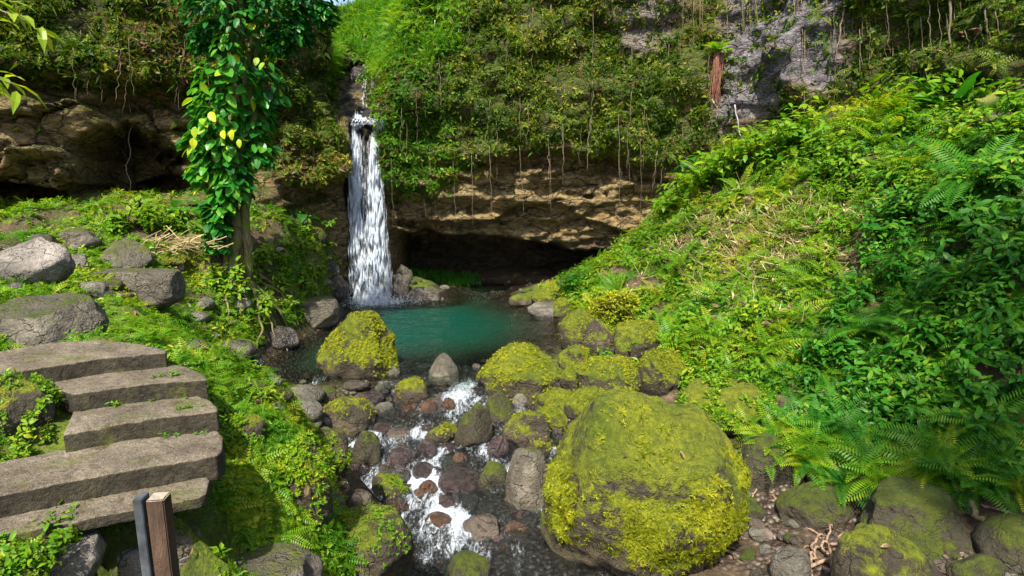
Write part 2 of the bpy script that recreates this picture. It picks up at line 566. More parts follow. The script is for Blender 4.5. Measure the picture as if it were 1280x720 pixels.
def water_mat(name, turbid, shallow, kdepth, rough, bscale, bstr, foam_col=(0.56, 0.62, 0.70), foam_scale=7.0, expo=1.7):
    """thin clear surface: reflection + see-through, clouding with the real depth below it; foam where the water breaks"""
    t = NT(name)
    co = t.n('ShaderNodeNewGeometry').outputs['Position']
    d = t.attr('depth')
    op = t.math('SUBTRACT', 1.0, t.math('POWER', 2.718, t.math('MULTIPLY', t.math('POWER', t.math('MAXIMUM', d, 0.0), expo), -kdepth)), True)
    nA = t.noise(co, bscale, 4, 0.6, 0.6)
    nB = t.noise(co, bscale * 4.3, 3, 0.6, 0.3)
    nrm = t.bump(t.math('ADD', nA, t.math('MULTIPLY', nB, 0.4)), bstr, 0.12)
    tr = t.n('ShaderNodeBsdfTransparent')
    t.l(t.mix(op, (0.92, 0.97, 0.93), (0.55, 0.85, 0.75)), tr.inputs['Color'])
    df = t.n('ShaderNodeBsdfDiffuse')
    t.l(t.mix(op, shallow, turbid), df.inputs['Color'])
    mx = t.n('ShaderNodeMixShader')
    t.l(op, mx.inputs[0]); t.l(tr.outputs[0], mx.inputs[1]); t.l(df.outputs[0], mx.inputs[2])
    gl = t.n('ShaderNodeBsdfGlossy')
    gl.inputs['Roughness'].default_value = rough
    t.l(nrm, gl.inputs['Normal'])
    fr = t.n('ShaderNodeFresnel')
    fr.inputs['IOR'].default_value = 1.33
    t.l(nrm, fr.inputs['Normal'])
    m2 = t.n('ShaderNodeMixShader')
    t.l(fr.outputs[0], m2.inputs[0]); t.l(mx.outputs[0], m2.inputs[1]); t.l(gl.outputs[0], m2.inputs[2])
    # foam
    fo = t.attr('foam')
    mp = t.n('ShaderNodeMapping')
    mp.inputs['Scale'].default_value = (1.5, 0.55, 1.0)
    t.l(co, mp.inputs['Vector'])
    fn = t.math('ADD', t.math('MULTIPLY', t.noise(mp.outputs[0], foam_scale, 7, 0.8, 1.6), 0.85), t.math('MULTIPLY', t.noise(mp.outputs[0], foam_scale * 4, 4, 0.75, 1.0), 0.30))
    ff = t.ramp(t.math('ADD', fo, t.math('SUBTRACT', fn, 0.5)), [(0.48, 0.0), (0.60, 0.55), (0.76, 0.95)])
    fd = t.principled(foam_col, 0.5, t.bump(fn, 0.6, 0.06), 0.5)
    m3 = t.n('ShaderNodeMixShader')
    t.l(ff, m3.inputs[0]); t.l(m2.outputs[0], m3.inputs[1]); t.l(fd.outputs[0], m3.inputs[2])
    return t.done(m3.outputs[0])


M['pool'] = water_mat('pool_water', (0.002, 0.044, 0.031), (0.018, 0.045, 0.02), 0.33, 0.02, 3.2, 1.0, foam_scale=5)
M['stream'] = water_mat('stream_water', (0.022, 0.024, 0.026), (0.022, 0.024, 0.026), 1.5, 0.05, 5.5, 1.0, foam_scale=8.0, expo=1.0)


def fall_mat():
    t = NT('falling_water')
    p = t.principled((0.74, 0.81, 0.90), 0.25, None, 0.5)
    tr = t.n('ShaderNodeBsdfTranslucent')
    tr.inputs['Color'].default_value = (0.85, 0.92, 1.0, 1)
    mx = t.n('ShaderNodeMixShader')
    mx.inputs[0].default_value = 0.4
    t.l(p.outputs[0], mx.inputs[1]); t.l(tr.outputs[0], mx.inputs[2])
    return t.done(mx.outputs[0])


M['fall'] = fall_mat()


def veil_mat():
    t = NT('thin_water_veil')
    co = t.n('ShaderNodeNewGeometry').outputs['Position']
    mp = t.n('ShaderNodeMapping')
    mp.inputs['Scale'].default_value = (1, 1, 0.16)
    t.l(co, mp.inputs['Vector'])
    f = t.ramp(t.noise(mp.outputs[0], 13, 5, 0.7, 0.5), [(0.48, 0.02), (0.76, 0.42)])
    p = t.principled((0.8, 0.87, 0.95), 0.3, None, 0.5)
    tr = t.n('ShaderNodeBsdfTransparent')
    mx = t.n('ShaderNodeMixShader')
    t.l(f, mx.inputs[0]); t.l(tr.outputs[0], mx.inputs[1]); t.l(p.outputs[0], mx.inputs[2])
    return t.done(mx.outputs[0])


M['veil'] = veil_mat()

# ------------------------------------------------------------------ terrain (thin-plate spline through surveyed points)
G = []
for p in [(-1.5, 13.2, -.12), (-1, 12, -.4), (-2, 11.3, -.55), (-1.8, 10, -.8), (-3, 10.3, -.72), (-.4, 10, -.8), (-.8, 8.5, -1.05), (.3, 8.5, -1.05),
          (-1.5, 8.8, -1.0), (-.2, 7, -1.2), (.8, 7, -1.2), (-1, 7, -1.15), (-.3, 5, -1.4), (0.3, 3, -1.5), (2.0, 9, -.95), (2, 7.5, -1.0), (0.2, 12.2, -.3), (1.0, 11, -.5),
          (3, 6, -.95), (3, 4, -.9), (6, 4, -.6), (9, 5, 0), (0, 0, 2.6), (-2, 0, 2.4), (2, 0, 1.6), (1.2, 2, -.4), (6, 0, 2), (10, 0, 3), (14, 3, 5), (15.5, 9, 6),
          (-2.4, 3.55, 1.85), (-3.5, 2.8, 1.8), (-1.6, 2.4, 1.75), (-2.95, 4.0, 1.95), (-3.9, 5.5, 2.5), (-3.4, 4.6, 2.2),
          (-7.3, 15.5, 2.05), (-16, 6, 3.2), (-12, 3, 3), (-6, 2, 2.4), (-8, 5, 2.75), (-16, 12, 3.4),
          (-2, 27, .25), (1, 27.5, .3), (4, 26.5, .35), (-4, 25.5, .3), (0, 31, .5), (-7, 27, .8), (5, 31, .6),
          (9.8, 19.6, 6), (12, 16.8, 6.3), (13.6, 14.2, 6.2), (8, 22, 4.7), (16, 16, 8), (12, 22, 7), (-15, 18, 3.8), (-9, 20.5, 3.4), (-10, 26, 3), (7, 26, 3)]:
    G.append(p)
for u, v, z in [(950, 700, -.88), (1000, 645, -.75), (1100, 700, -.6), (1280, 705, -.4), (1270, 625, -.05), (900, 640, -.85),
                (40, 520, 2.5), (20, 600, 2.25), (285, 520, 2.0), (262, 468, 2.35), (330, 600, 1.5), (392, 590, 1.05), (370, 530, 1.2), (330, 690, 1.0), (455, 705, -.5), (420, 660, -.1),
                (330, 480, .1), (390, 497, -.02), (430, 520, -.3), (360, 478, .05), (430, 480, 0), (490, 474, 0), (560, 466, -.05), (600, 458, 0),
                (325, 457, .03), (375, 428, .05), (418, 402, .05), (430, 384, .05), (500, 372, .1), (545, 372, .1), (560, 356, .1), (610, 353, .12), (670, 354, .15),
                (640, 368, .05), (660, 380, .05), (700, 396, .1), (690, 440, .0), (660, 460, .0), (720, 400, .25), (850, 482, .25), (780, 450, .25), (1000, 502, .35), (920, 560, -.4), (720, 480, .1)]:
    G.append(tuple(at_z(u, v, z)))
for u, v, y in [(900, 400, 13), (1000, 300, 14), (1000, 400, 12), (1000, 200, 16.5), (850, 400, 15), (850, 300, 18), (850, 252, 20.5), (780, 345, 19), (740, 380, 18),
                (1280, 400, 9), (1280, 250, 10.5), (1280, 150, 12), (1150, 450, 9.7), (1150, 330, 11.2), (1150, 220, 13), (1120, 560, 8.9), (1000, 160, 18), (1400, 300, 9.5), (920, 330, 15.5), (930, 240, 17.5), (880, 215, 21),
                (340, 392, 15.2), (252, 420, 12), (200, 392, 11), (282, 440, 12.5), (232, 440, 7), (292, 472, 8), (335, 505, 8.3),
                (150, 382, 8.5), (50, 422, 6.5), (100, 340, 11), (50, 305, 13), (150, 290, 14.5), (225, 288, 15.5), (400, 300, 20), (400, 345, 18.5), (430, 330, 21.2), (350, 300, 17.5), (350, 355, 16.6), (-150, 400, 8), (-100, 300, 12)]:
    G.append(tuple(at_y(u, v, y)))
G = np.array(G)


def _tps_k(r2):
    return np.where(r2 > 1e-12, 0.5 * r2 * np.log(np.maximum(r2, 1e-12)), 0.0)


_n = len(G)
_K = _tps_k(((G[:, None, :2] - G[None, :, :2]) ** 2).sum(-1)) + 0.02 * np.eye(_n)
_Pm = np.column_stack([np.ones(_n), G[:, :2]])
_A = np.zeros((_n + 3, _n + 3))
_A[:_n, :_n] = _K
_A[:_n, _n:] = _Pm
_A[_n:, :_n] = _Pm.T
_w = np.linalg.solve(_A, np.concatenate([G[:, 2], np.zeros(3)]))

POOL_PX = [(322, 462), (330, 448), (375, 422), (420, 402), (428, 384), (445, 372), (500, 372), (548, 371), (556, 359), (600, 354), (668, 355), (640, 367), (658, 380), (702, 397), (708, 415), (692, 442),
           (640, 453), (600, 459), (570, 464), (530, 464), (495, 473), (460, 477), (400, 480), (345, 481)]
POOL = np.array([at_z(u, v, 0.0)[:2] for u, v in POOL_PX])


def poly_sd(x, y, poly):
    """signed distance, positive inside"""
    P = np.stack([x, y], -1)
    inside = np.zeros(len(P), bool)
    dist = np.full(len(P), 1e9)
    m = len(poly)
    for k in range(m):
        a, b = poly[k], poly[(k + 1) % m]
        e = b - a
        tt = np.clip(((P - a) @ e) / (e @ e), 0, 1)
        dist = np.minimum(dist, np.linalg.norm(P - a - tt[:, None] * e, axis=1))
        c = ((a[1] > P[:, 1]) != (b[1] > P[:, 1]))
        xi = (b[0] - a[0]) * (P[:, 1] - a[1]) / (b[1] - a[1] + 1e-12) + a[0]
        inside ^= c & (P[:, 0] < xi)
    return np.where(inside, dist, -dist)


def stream_z(y):
    return np.interp(y, [2, 5, 7, 8.5, 9.3, 10, 11, 12, 12.9, 13.4], [-1.42, -1.18, -1.01, -.86, -.78, -.60, -.46, -.24, -.05, -.01])


STEPS = [  # z, back-left, back-right, nose-right, nose-left (pixels), thickness
    (2.68, [(-40, 446), (60, 428), (128, 424), (178, 430), (208, 437), (207, 440), (130, 447), (50, 459), (-40, 474)], .20),
    (2.52, [(40, 474), (120, 465), (206, 452), (232, 458), (257, 469), (258, 474), (180, 480), (93, 493), (70, 486)], .18),
    (2.36, [(92, 512), (160, 504), (246, 494), (262, 499), (272, 508), (272, 513), (180, 524), (78, 543), (84, 530)], .17),
    (2.20, [(-90, 592), (20, 573), (88, 560), (180, 547), (272, 538), (279, 546), (278, 562), (270, 569), (140, 591), (0, 619), (-80, 634)], .19),
    (2.03, [(-40, 645), (60, 628), (150, 610), (255, 588), (262, 600), (258, 616), (250, 621), (130, 644), (8, 669), (-60, 680)], .06)]
STEP_POLY = [(z, np.array([at_z(u, v, z)[:2] for u, v in px])) for z, px, th in STEPS]
# y, centre x, half width of the running water
CHAN = np.array([(2, 0.0, 1.4), (6, -.1, 1.3), (7.3, -.25, 1.15), (8.4, -.75, 1.25), (9.3, -1.3, 1.7), (10, -1.7, 1.9), (10.8, -1.7, 1.75), (11.6, -1.6, 1.55), (12.6, -1.3, 1.5), (13.6, -1.2, 1.5)])


def terrain_h(x, y, detail=True):
    x = np.asarray(x, float).ravel()
    y = np.asarray(y, float).ravel()
    z = np.zeros(len(x))
    for s in range(0, len(x), 20000):
        q = np.stack([x[s:s + 20000], y[s:s + 20000]], -1)
        z[s:s + 20000] = _tps_k(((q[:, None] - G[None, :, :2]) ** 2).sum(-1)) @ _w[:_n] + _w[_n] + q @ _w[_n + 1:]
    sd = poly_sd(x, y, POOL)
    if detail:
        p = np.stack([x, y, z * 0.5], -1)
        amp = 0.10 + 0.26 * sm(0.3, 1.5, z)
        z = z + 0.34 * sm(2.0, 3.5, x) * sm(.6, 1.6, z) * fbm(p * 0.62 + 21, 3)
        z = z + amp * fbm(p * 0.9, 4) + 0.06 * fbm(p * 3.5, 3)
    shore = sm(-0.6, 0.15, sd)
    z = np.where(sd > -0.6, z * (1 - shore) + shore * np.minimum(z, 0.02), z)
    z = z - 1.9 * sm(-0.1, 3.6, sd)
    for zz, pg in STEP_POLY:
        ds = poly_sd(x, y, pg)
        z = np.where(ds > -0.35, np.minimum(z, zz - 0.10 + 0.30 * np.clip(-ds, 0, .35)), z)
    # stream bed
    cx = np.interp(y, CHAN[:, 0], CHAN[:, 1])
    hw = np.interp(y, CHAN[:, 0], CHAN[:, 2])
    k = (1 - sm(hw * 0.75, hw * 1.15, np.abs(x - cx))) * band(2, 3, 13.0, 13.6, y)
    bed = stream_z(y) - 0.13 + 0.10 * fbm(np.stack([x * 2.2, y * 2.2, x * 0], -1), 3)
    z = z * (1 - k) + k * np.minimum(z, bed)
    # keep the ground under the viewer clear of the eye
    z = np.where((y < 4) & (np.abs(x) < 3), np.minimum(z, CAM_Z - 0.9 * np.maximum(y, 0) - 0.9), z)
    return z


gx = np.arange(-24, 20.01, 0.13)
gy = np.arange(-2, 36.01, 0.13)
X, Y = np.meshgrid(gx, gy)
Z = terrain_h(X, Y)
TV = np.stack([X.ravel(), Y.ravel(), Z], -1)
nx, ny = len(gx), len(gy)
ii = (np.arange(ny - 1)[:, None] * nx + np.arange(nx - 1)[None, :]).ravel()
TF = np.stack([ii, ii + 1, ii + nx + 1, ii + nx], -1)
xs, ys = TV[:, 0], TV[:, 1]
sdp = poly_sd(xs, ys, POOL)
chan = band(-4.8, -3.6, 1.2, 2.4, xs) * band(3, 4, 13.0, 13.8, ys) * (1 - sm(-0.2, 0.35, TV[:, 2]))
flat_right = np.clip(.75 + 1.4 * fbm(TV * 1.1 + 8, 3), 0, 1) * sm(1.5, 2.5, xs) * (1 - sm(-0.5, 0.1, TV[:, 2])) * (1 - sm(9.5, 10.5, ys))
gravel = np.clip(np.maximum(np.maximum(chan, sm(-0.5, 0.3, sdp)), flat_right), 0, 1)
moss = 0.70 - 0.42 * sm(1.0, 3.0, xs) - 0.5 * sm(23.5, 25, ys) - 0.25 * band(-14, -12, -7, -6, xs) * sm(7, 8, ys)
me = mesh_np('terrain', TV, TF, {'moss': moss, 'gravel': gravel, 'wet': np.clip(np.maximum(chan, sm(-.6, -.1, sdp)), 0, 1)})
terrain = link('ground', me, M['terrain'])
terrain['kind'] = 'structure'
terrain_bvh = BVHTree.FromPolygons(TV.tolist(), TF.tolist())

# ------------------------------------------------------------------ cliff
CK = np.array([(-520, -18, 0), (-400, -17.5, 5), (-150, -16.8, 10.5), (0, -14.6, 15.6), (150, -11.4, 16.6), (300, -8.7, 18.4), (400, -6.95, 20.6), (430, -6.4, 21.4), (446, -6.0, 22.0), (460, -5.6, 22.3), (480, -5.0, 22.2),
               (560, -2.55, 22.6), (650, 0.3, 23.0), (750, 3.6, 23.2), (820, 5.9, 22.9), (900, 8.0, 21.5), (1000, 9.7, 18.9), (1130, 11.5, 16.4), (1280, 13.2, 14.0), (1500, 14.8, 9), (1750, 16, 3)], float)
ns = 560
S = np.concatenate([np.linspace(-520, -60, 60), np.linspace(-55, 400, 150), np.linspace(401.5, 520, 95), np.linspace(522, 1000, 170), np.linspace(1004, 1350, 90), np.linspace(1360, 1750, 50)])


def plan(s):
    x = np.interp(s, CK[:, 0], CK[:, 1])
    y = np.interp(s, CK[:, 0], CK[:, 2])
    return x, y


def plan_s(s):
    k = np.linspace(-22, 22, 9)
    xs = np.mean([plan(s + d)[0] for d in k], 0)
    ys = np.mean([plan(s + d)[1] for d in k], 0)
    return xs, ys


def cliff_top(s):
    return np.interp(s, [-520, 300, 380, 405, 416, 431, 438, 520, 1750], [13.5, 14, 12.5, 10.6, 9.5, 9.3, 13.0, 15, 15])


def cliff_xyz(s, r):
    """s along the wall, r 0..1 from foot to rim"""
    s = np.asarray(s, float)
    z0 = -1.2
    z = z0 + (cliff_top(s) - z0) * r
    x, y = plan_s(s)
    x2, y2 = plan_s(s + 6)
    x1, y1 = plan_s(s - 6)
    tx, ty = x2 - x1, y2 - y1
    L = np.hypot(tx, ty)
    nxn, nyn = ty / L, -tx / L          # towards the gorge
    P0 = np.stack([x, y, z], -1)
    off = -0.16 * np.maximum(0, z - 8)
    big = fbm(P0 * np.array([.28, .28, .33]), 3)
    mid = fbm(P0 * np.array([.9, .9, 1.3]) + 40, 4)
    off = off + 0.85 * big * sm(2.5, 5, z) + 0.34 * mid
    # blocky bedded rock
    cv, cb = cells(P0 * np.array([.50, .50, .95]) + np.stack([0.4 * big, 0.4 * mid, 0.5 * big], -1))
    rocky = np.maximum(band(-80, -30, 330, 400, s) * (1 - sm(6.6, 7.2, z)), band(478, 500, 830, 870, s) * (1 - sm(5.0, 5.6, z)))
    ctr = band(478, 500, 830, 870, s)
    strat = fbm(P0 * np.array([.22, .22, 1.7]) + 70, 4)
    off = off + rocky * ((1.25 - .45 * ctr) * (cv - 0.5) - (0.38 - .18 * ctr) * (1 - sm(0.0, 0.13, cb)) + .42 * ctr * strat)
    wob = 0.28 * fbm(np.stack([s * 0.02, s * 0 + 3.1, z * 0], -1), 3)
    # centre: cave, two tiers of ledge, recess under the green lip
    c = band(478, 512, 812, 862, s)
    zl = np.interp(s, [480, 560, 620, 660, 740, 800, 850], [2.75, 2.55, 2.35, 2.15, 1.75, 1.5, 0.8]) + wob
    zt = np.interp(s, [500, 560, 620, 650, 700, 760, 800], [3.0, 2.9, 3.0, 3.6, 3.65, 2.7, 2.4]) + wob * 0.7
    off = off - c * 4.6 * (1 - sm(zl - 0.45, zl + 0.06, z)) - c * 0.75 * (1 - sm(zt - 0.12, zt + 0.1, z))
    zr = np.interp(s, [470, 560, 640, 700, 760, 830], [4.4, 4.7, 5.6, 5.75, 5.5, 5.0]) + wob * 0.8
    cr = band(470, 500, 830, 870, s)
    off = off + cr * (0.5 * sm(zr - 0.12, zr + 0.2, z) - 0.35 * (1 - sm(zr - 1.0, zr - 0.5, z)) * 0 - 0.75 * band(zr - 0.85, zr - 0.55, zr - 0.15, zr + 0.02, z) * band(600, 650, 800, 850, s))
    # left: green brow, recess, caves
    Lm = 1 - sm(330, 390, s)
    zb = 7.25 + wob * 1.4
    off = off + Lm * (0.75 * sm(zb - 0.15, zb + 0.2, z) - 0.55 * band(zb - 0.75, zb - 0.55, zb - 0.1, zb + 0.05, z))
    e1 = ((s - 172) / 72) ** 2 + ((z - 4.75) / 1.35) ** 2 + 0.5 * mid
    off = off - 4.2 * (1 - sm(0.7, 1.1, e1))
    e0 = ((s - 15) / 85) ** 2 + ((z - 3.6) / 0.85) ** 2 + 0.4 * mid
    off = off - 3.2 * (1 - sm(0.7, 1.1, e0))
    e2 = ((s - 250) / 60) ** 2 + ((z - 4.2) / 0.55) ** 2 + 0.4 * mid
    off = off - 1.3 * (1 - sm(0.6, 1.1, e2))
    m3 = band(325, 350, 412, 432, s)
    z3 = 4.55 + wob
    off = off + m3 * (0.6 * sm(z3 - .1, z3 + .2, z) - 0.9 * (1 - sm(2.6, 4.3, z)) * 0 - 0.5 * band(z3 - .8, z3 - .5, z3 - .15, z3 + .02, z))
    # behind the fall
    wf = band(434, 444, 474, 486, s)
    off = off - wf * 0.55 * (1 - sm(6.4, 6.75, z))
    P = np.stack([x + nxn * off, y + nyn * off, z], -1)
    off = off + 0.45 * band(436, 444, 466, 474, s) * sm(6.6, 7, z) * fbm(P0 * 1.7 + 90, 3)
    P = np.stack([x + nxn * off, y + nyn * off, z], -1)
    # notch above the fall: the upper stream comes down a steep cleft that runs back
    up = np.maximum(0, z - 6.75)
    nt = band(424 - 1.0 * up, 441 - 0.5 * up, 466 + 4 * up, 486 + 11 * up, s)
    back = nt * up * 1.3
    P[:, 0] += -0.262 * back
    P[:, 1] += 0.965 * back
    return P


nr = 250
SS, RR = np.meshgrid(S, np.linspace(0, 1, nr))
CV = cliff_xyz(SS.ravel(), RR.ravel())
ncol = len(S)
ii = (np.arange(nr - 1)[:, None] * ncol + np.arange(ncol - 1)[None, :]).ravel()
CF = np.stack([ii, ii + 1, ii + ncol + 1, ii + ncol], -1)
sC, zC = SS.ravel(), CV[:, 2]
nzw = 0.35 * fbm(np.stack([sC * 0.012, zC * 0.5, zC * 0], -1), 4)
wobC = 0.28 * fbm(np.stack([sC * 0.02, sC * 0 + 3.1, zC * 0], -1), 3)
zrC = np.interp(sC, [470, 560, 640, 700, 760, 830], [4.4, 4.7, 5.6, 5.75, 5.5, 5.0]) + wobC * 0.8
grey = np.clip(band(850, 900, 1000, 1060, sC) * sm(6.2, 7.6, zC + nzw * 3) + 0.7 * band(740, 770, 820, 850, sC) * sm(9, 10.5, zC + nzw * 3) + 0.35 * (1 - sm(20, 60, sC)) * sm(5.0, 6.0, zC), 0, 1)
upC = np.maximum(0, zC - 6.75)
cleft = np.clip(band(434, 442, 464, 472, sC + 9 * fbm(np.stack([zC * 1.1, zC * 0 + 5, sC * .03], -1), 2)) * (.72 + 1.1 * fbm(CV * 1.6 + 33, 2)), 0, 1) * sm(5.5, 6.4, zC) * (1 - sm(10.4, 11.2, zC))
wet_dark = np.clip(band(432, 442, 476, 488, sC) * (1 - sm(6.8, 7.6, zC)) + cleft + band(478, 510, 815, 860, sC) * (1 - sm(1.5, 2.6, zC)) * 0.8, 0, 1)  # wet rock at the fall and cleft; lower cave shares its near-black
veg = np.zeros_like(sC)
veg = np.maximum(veg, (1 - sm(330, 370, sC)) * sm(7.0, 7.5, zC - wobC * 1.4))
veg = np.maximum(veg, band(325, 350, 420, 432, sC) * sm(4.4, 4.9, zC - wobC))
veg = np.maximum(veg, sm(474, 488, sC) * (1 - sm(830, 870, sC)) * sm(-0.1, 0.25, zC - zrC))
veg = np.maximum(veg, sm(830, 870, sC) * sm(3.5, 4.5, zC))
veg = np.maximum(veg, band(428, 431, 437, 441, sC) * sm(7, 8, zC))
veg = np.maximum(veg, band(462, 468, 600, 610, sC) * sm(7, 8, zC))
veg = np.maximum(veg, band(440, 446, 470, 476, sC) * sm(10.0, 10.8, zC))
veg = veg * (1 - 0.82 * np.clip(grey, 0, 1)) * (1 - cleft)
mossC = np.clip(0.30 + 0.45 * veg - 0.6 * grey * 0.6 - 0.45 * wet_dark - 0.25 * band(500, 540, 800, 850, sC) * band(2, 2.4, 5.0, 5.4, zC), 0, 1)
me = mesh_np('cliff', CV, CF, {'moss': mossC, 'grey': grey, 'wet': wet_dark})
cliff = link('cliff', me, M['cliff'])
cliff['kind'] = 'structure'
cliff_bvh = BVHTree.FromPolygons(CV.tolist(), CF.tolist())


def hit(u, v, what='both'):
    d = Vector(ray(u, v)).normalized()
    o = Vector((0, 0, CAM_Z))
    best = None
    for b, k in ((terrain_bvh, 't'), (cliff_bvh, 'c')):
        if what != 'both' and what != k:
            continue
        p, n, i, dist = b.ray_cast(o, d, 90)
        if p is not None and (best is None or dist < best[2]):
            best = (p, n if n.dot(d) < 0 else -n, dist)
    if best is None:
        p = Vector(at_z(u, v, 0.0) if v > 300 else at_y(u, v, 20))
        best = (p, Vector((0, 0, 1)), (p - o).length)
    return best


# ------------------------------------------------------------------ water
def water_sheet(name, zfun, poly_mask, step, x0, x1, y0, y1, mat, foamfun, rough_amp=0.0):
    ax = np.arange(x0, x1, step)
    ay = np.arange(y0, y1, step)
    X, Y = np.meshgrid(ax, ay)
    x, y = X.ravel(), Y.ravel()
    zb = terrain_h(x, y)
    zw = zfun(x, y)
    depth = zw - zb
    keep = poly_mask(x, y, depth)
    n_x = len(ax)
    i = (np.arange(len(ay) - 1)[:, None] * n_x + np.arange(n_x - 1)[None, :]).ravel()
    F = np.stack([i, i + 1, i + n_x + 1, i + n_x], -1)
    F = F[keep[F].all(1)]
    used = np.unique(F)
    mp = -np.ones(len(x), int)
    mp[used] = np.arange(len(used))
    V = np.stack([x, y, zw], -1)[used]
    me = mesh_np(name, V, mp[F], {'depth': depth[used], 'foam': foamfun(x, y, depth)[used]})
    o = link(name, me, mat)
    o['kind'] = 'structure'
    return o


FALL_BASE = at_z(465, 381, 0.0)


def pool_foam(x, y, d):
    r = np.hypot((x - FALL_BASE[0]) / 1.15, (y - FALL_BASE[1] - 0.2) / 0.95)
    f = 0.62 - 0.42 * r
    far = 0.10 - 0.0 * r
    return np.maximum(f, 0.08 * (1 - sm(3, 6, r)) )


water_sheet('pool_water', lambda x, y: 0.012 * fbm(np.stack([x * 1.5, y * 1.5, x * 0], -1), 3) * (1 + 2.5 * np.exp(-((x - FALL_BASE[0]) ** 2 + (y - FALL_BASE[1]) ** 2) / 4)),
            lambda x, y, d: (d > -0.12) & (poly_sd(x, y, POOL) > -1.0), 0.10, POOL[:, 0].min() - 1, POOL[:, 0].max() + 1, POOL[:, 1].min() - 0.2, POOL[:, 1].max() + 1, M['pool'], pool_foam)

RAPIDS = [(at_z(u, v, stream_z(yy)), r, a) for u, v, yy, r, a in [
    (585, 478, 12.7, .45, .34), (570, 495, 12.2, .5, .40), (555, 470, 12.9, .3, .30), (600, 500, 11.9, .4, .36), (545, 478, 12.6, .25, .3),
    (455, 545, 10.6, .35, .30), (480, 535, 10.9, .4, .2), (525, 545, 10.6, .5, .28), (520, 575, 9.8, .45, .42), (470, 598, 9.3, .5, .38), (440, 595, 9.4, .4, .36), (515, 600, 9.2, .4, .48), (520, 625, 8.8, .35, .46),
    (545, 645, 8.4, .45, .50), (565, 660, 8.1, .45, .46), (580, 690, 7.6, .5, .22), (605, 570, 9.9, .4, .34), (590, 580, 9.6, .3, .3), (640, 690, 7.6, .6, .12), (600, 640, 8.4, .5, .14), (560, 575, 9.7, .35, .22), (500, 560, 10.2, .4, .26)]]


def stream_foam(x, y, d):
    f = 0.20 + 0.11 * band(7.2, 8.6, 12.6, 13.1, y)
    for p, r, a in RAPIDS:
        f = np.maximum(f, 0.24 + a * 0.60 * np.exp(-((x - p[0]) ** 2 + ((y - p[1]) * 0.8) ** 2) / (1.9 * r * r)))
    return f + 0.20 * fbm(np.stack([x * 1.9, y * 1.1, x * 0 + 4], -1), 3)


def stream_surf(x, y):
    q = np.stack([x * 1.7, y * 0.9, x * 0], -1)
    a = 0.55 * stream_foam(x, y, None) + 0.05
    return stream_z(y) + a * (0.5 * fbm(q, 3) + 0.30 * fbm(q * 4.0 + 9, 3)) * 0.9


water_sheet('stream_water', stream_surf, lambda x, y, d: (d > -0.12), 0.055, -4.6, 2.4, 3.0, 13.42, M['stream'], stream_foam)

# ------------------------------------------------------------------ waterfall
def drops(P, length, width, axis=None):
    """elongated beads of falling water"""
    n = len(P)
    base = np.array([(0, 0, 1), (1, 0, .1), (0, 1, -.1), (-1, 0, .15), (0, -1, 0), (0, 0, -1)], float)
    F0 = np.array([(0, 1, 2), (0, 2, 3), (0, 3, 4), (0, 4, 1), (5, 2, 1), (5, 3, 2), (5, 4, 3), (5, 1, 4)])
    V = np.repeat(base[None], n, 0)
    V = V * np.stack([width, width, length], -1)[:, None, :]
    V = V + rng.normal(0, 0.35, V.shape) * width[:, None, None] * 0.6
    if axis is not None:
        z = axis / (np.linalg.norm(axis, axis=1)[:, None] + 1e-9)
        x = np.cross(z, np.array([0.2, 0.9, 0.3]))
        x /= np.linalg.norm(x, axis=1)[:, None]
        y = np.cross(z, x)
        R = np.stack([x, y, z], -1)
        V = np.einsum('nij,nkj->nki', R, V)
    V = V + P[:, None, :]
    F = (F0[None] + (np.arange(n) * 6)[:, None, None]).reshape(-1, 3)
    return V.reshape(-1, 3), F


wfall = empty('waterfall', tuple(FALL_BASE), 'white waterfall dropping in two strands from the mossy cleft into the pool', 'waterfall')


def strand(us, vs, ys, w, n, seed):
    """centre line through pixels at given depth -> beads"""
    C = np.array([at_y(u, v, y) for u, v, y in zip(us, vs, ys)])
    t = rng.random(n) ** 0.9
    k = np.linspace(0, 1, len(C))
    c = np.stack([np.interp(t, k, C[:, j]) for j in range(3)], -1)
    ww = np.interp(t, k, w)
    lane = np.round(rng.normal(0, 0.5, n) * 4) / 4 * 0.6 + rng.normal(0, 0.35, n)
    keep = np.abs(lane) < 1.25
    lane, t, c, ww = lane[keep], t[keep], c[keep], ww[keep]
    clump = fbm(np.stack([lane * 3 + seed, c[:, 2] * 2.2, lane * 0], -1), 3)
    ok = clump > -0.18 + 0.18 * t
    lane, t, c, ww = lane[ok], t[ok], c[ok], ww[ok]
    c[:, 0] += lane * ww
    c[:, 1] += rng.normal(0, 0.10, len(c))
    m = len(c)
    L = rng.uniform(0.04, 0.42, m) * (1.35 - 0.6 * t)
    W = rng.uniform(0.003, 0.0085, m) * (0.8 + 0.6 * t)
    return drops(c, L, W)


# lip, strands
me_parts = []
V, F = strand([446, 444, 445, 449, 452], [154, 200, 260, 330, 378], [22.0, 21.6, 21.4, 21.2, 21.0], [.13, .21, .24, .32, .42], 4600, 1.0)
a = link('water_strand', mesh_np('water_strand', V - FALL_BASE, F, None, True), M['fall'], wfall)
V, F = strand([473, 469, 469, 472, 473], [156, 190, 250, 320, 380], [22.0, 21.6, 21.4, 21.2, 21.0], [.08, .17, .26, .37, .46], 11000, 5.0)
link('water_strand', mesh_np('water_strand', V - FALL_BASE, F, None, True), M['fall'], wfall)
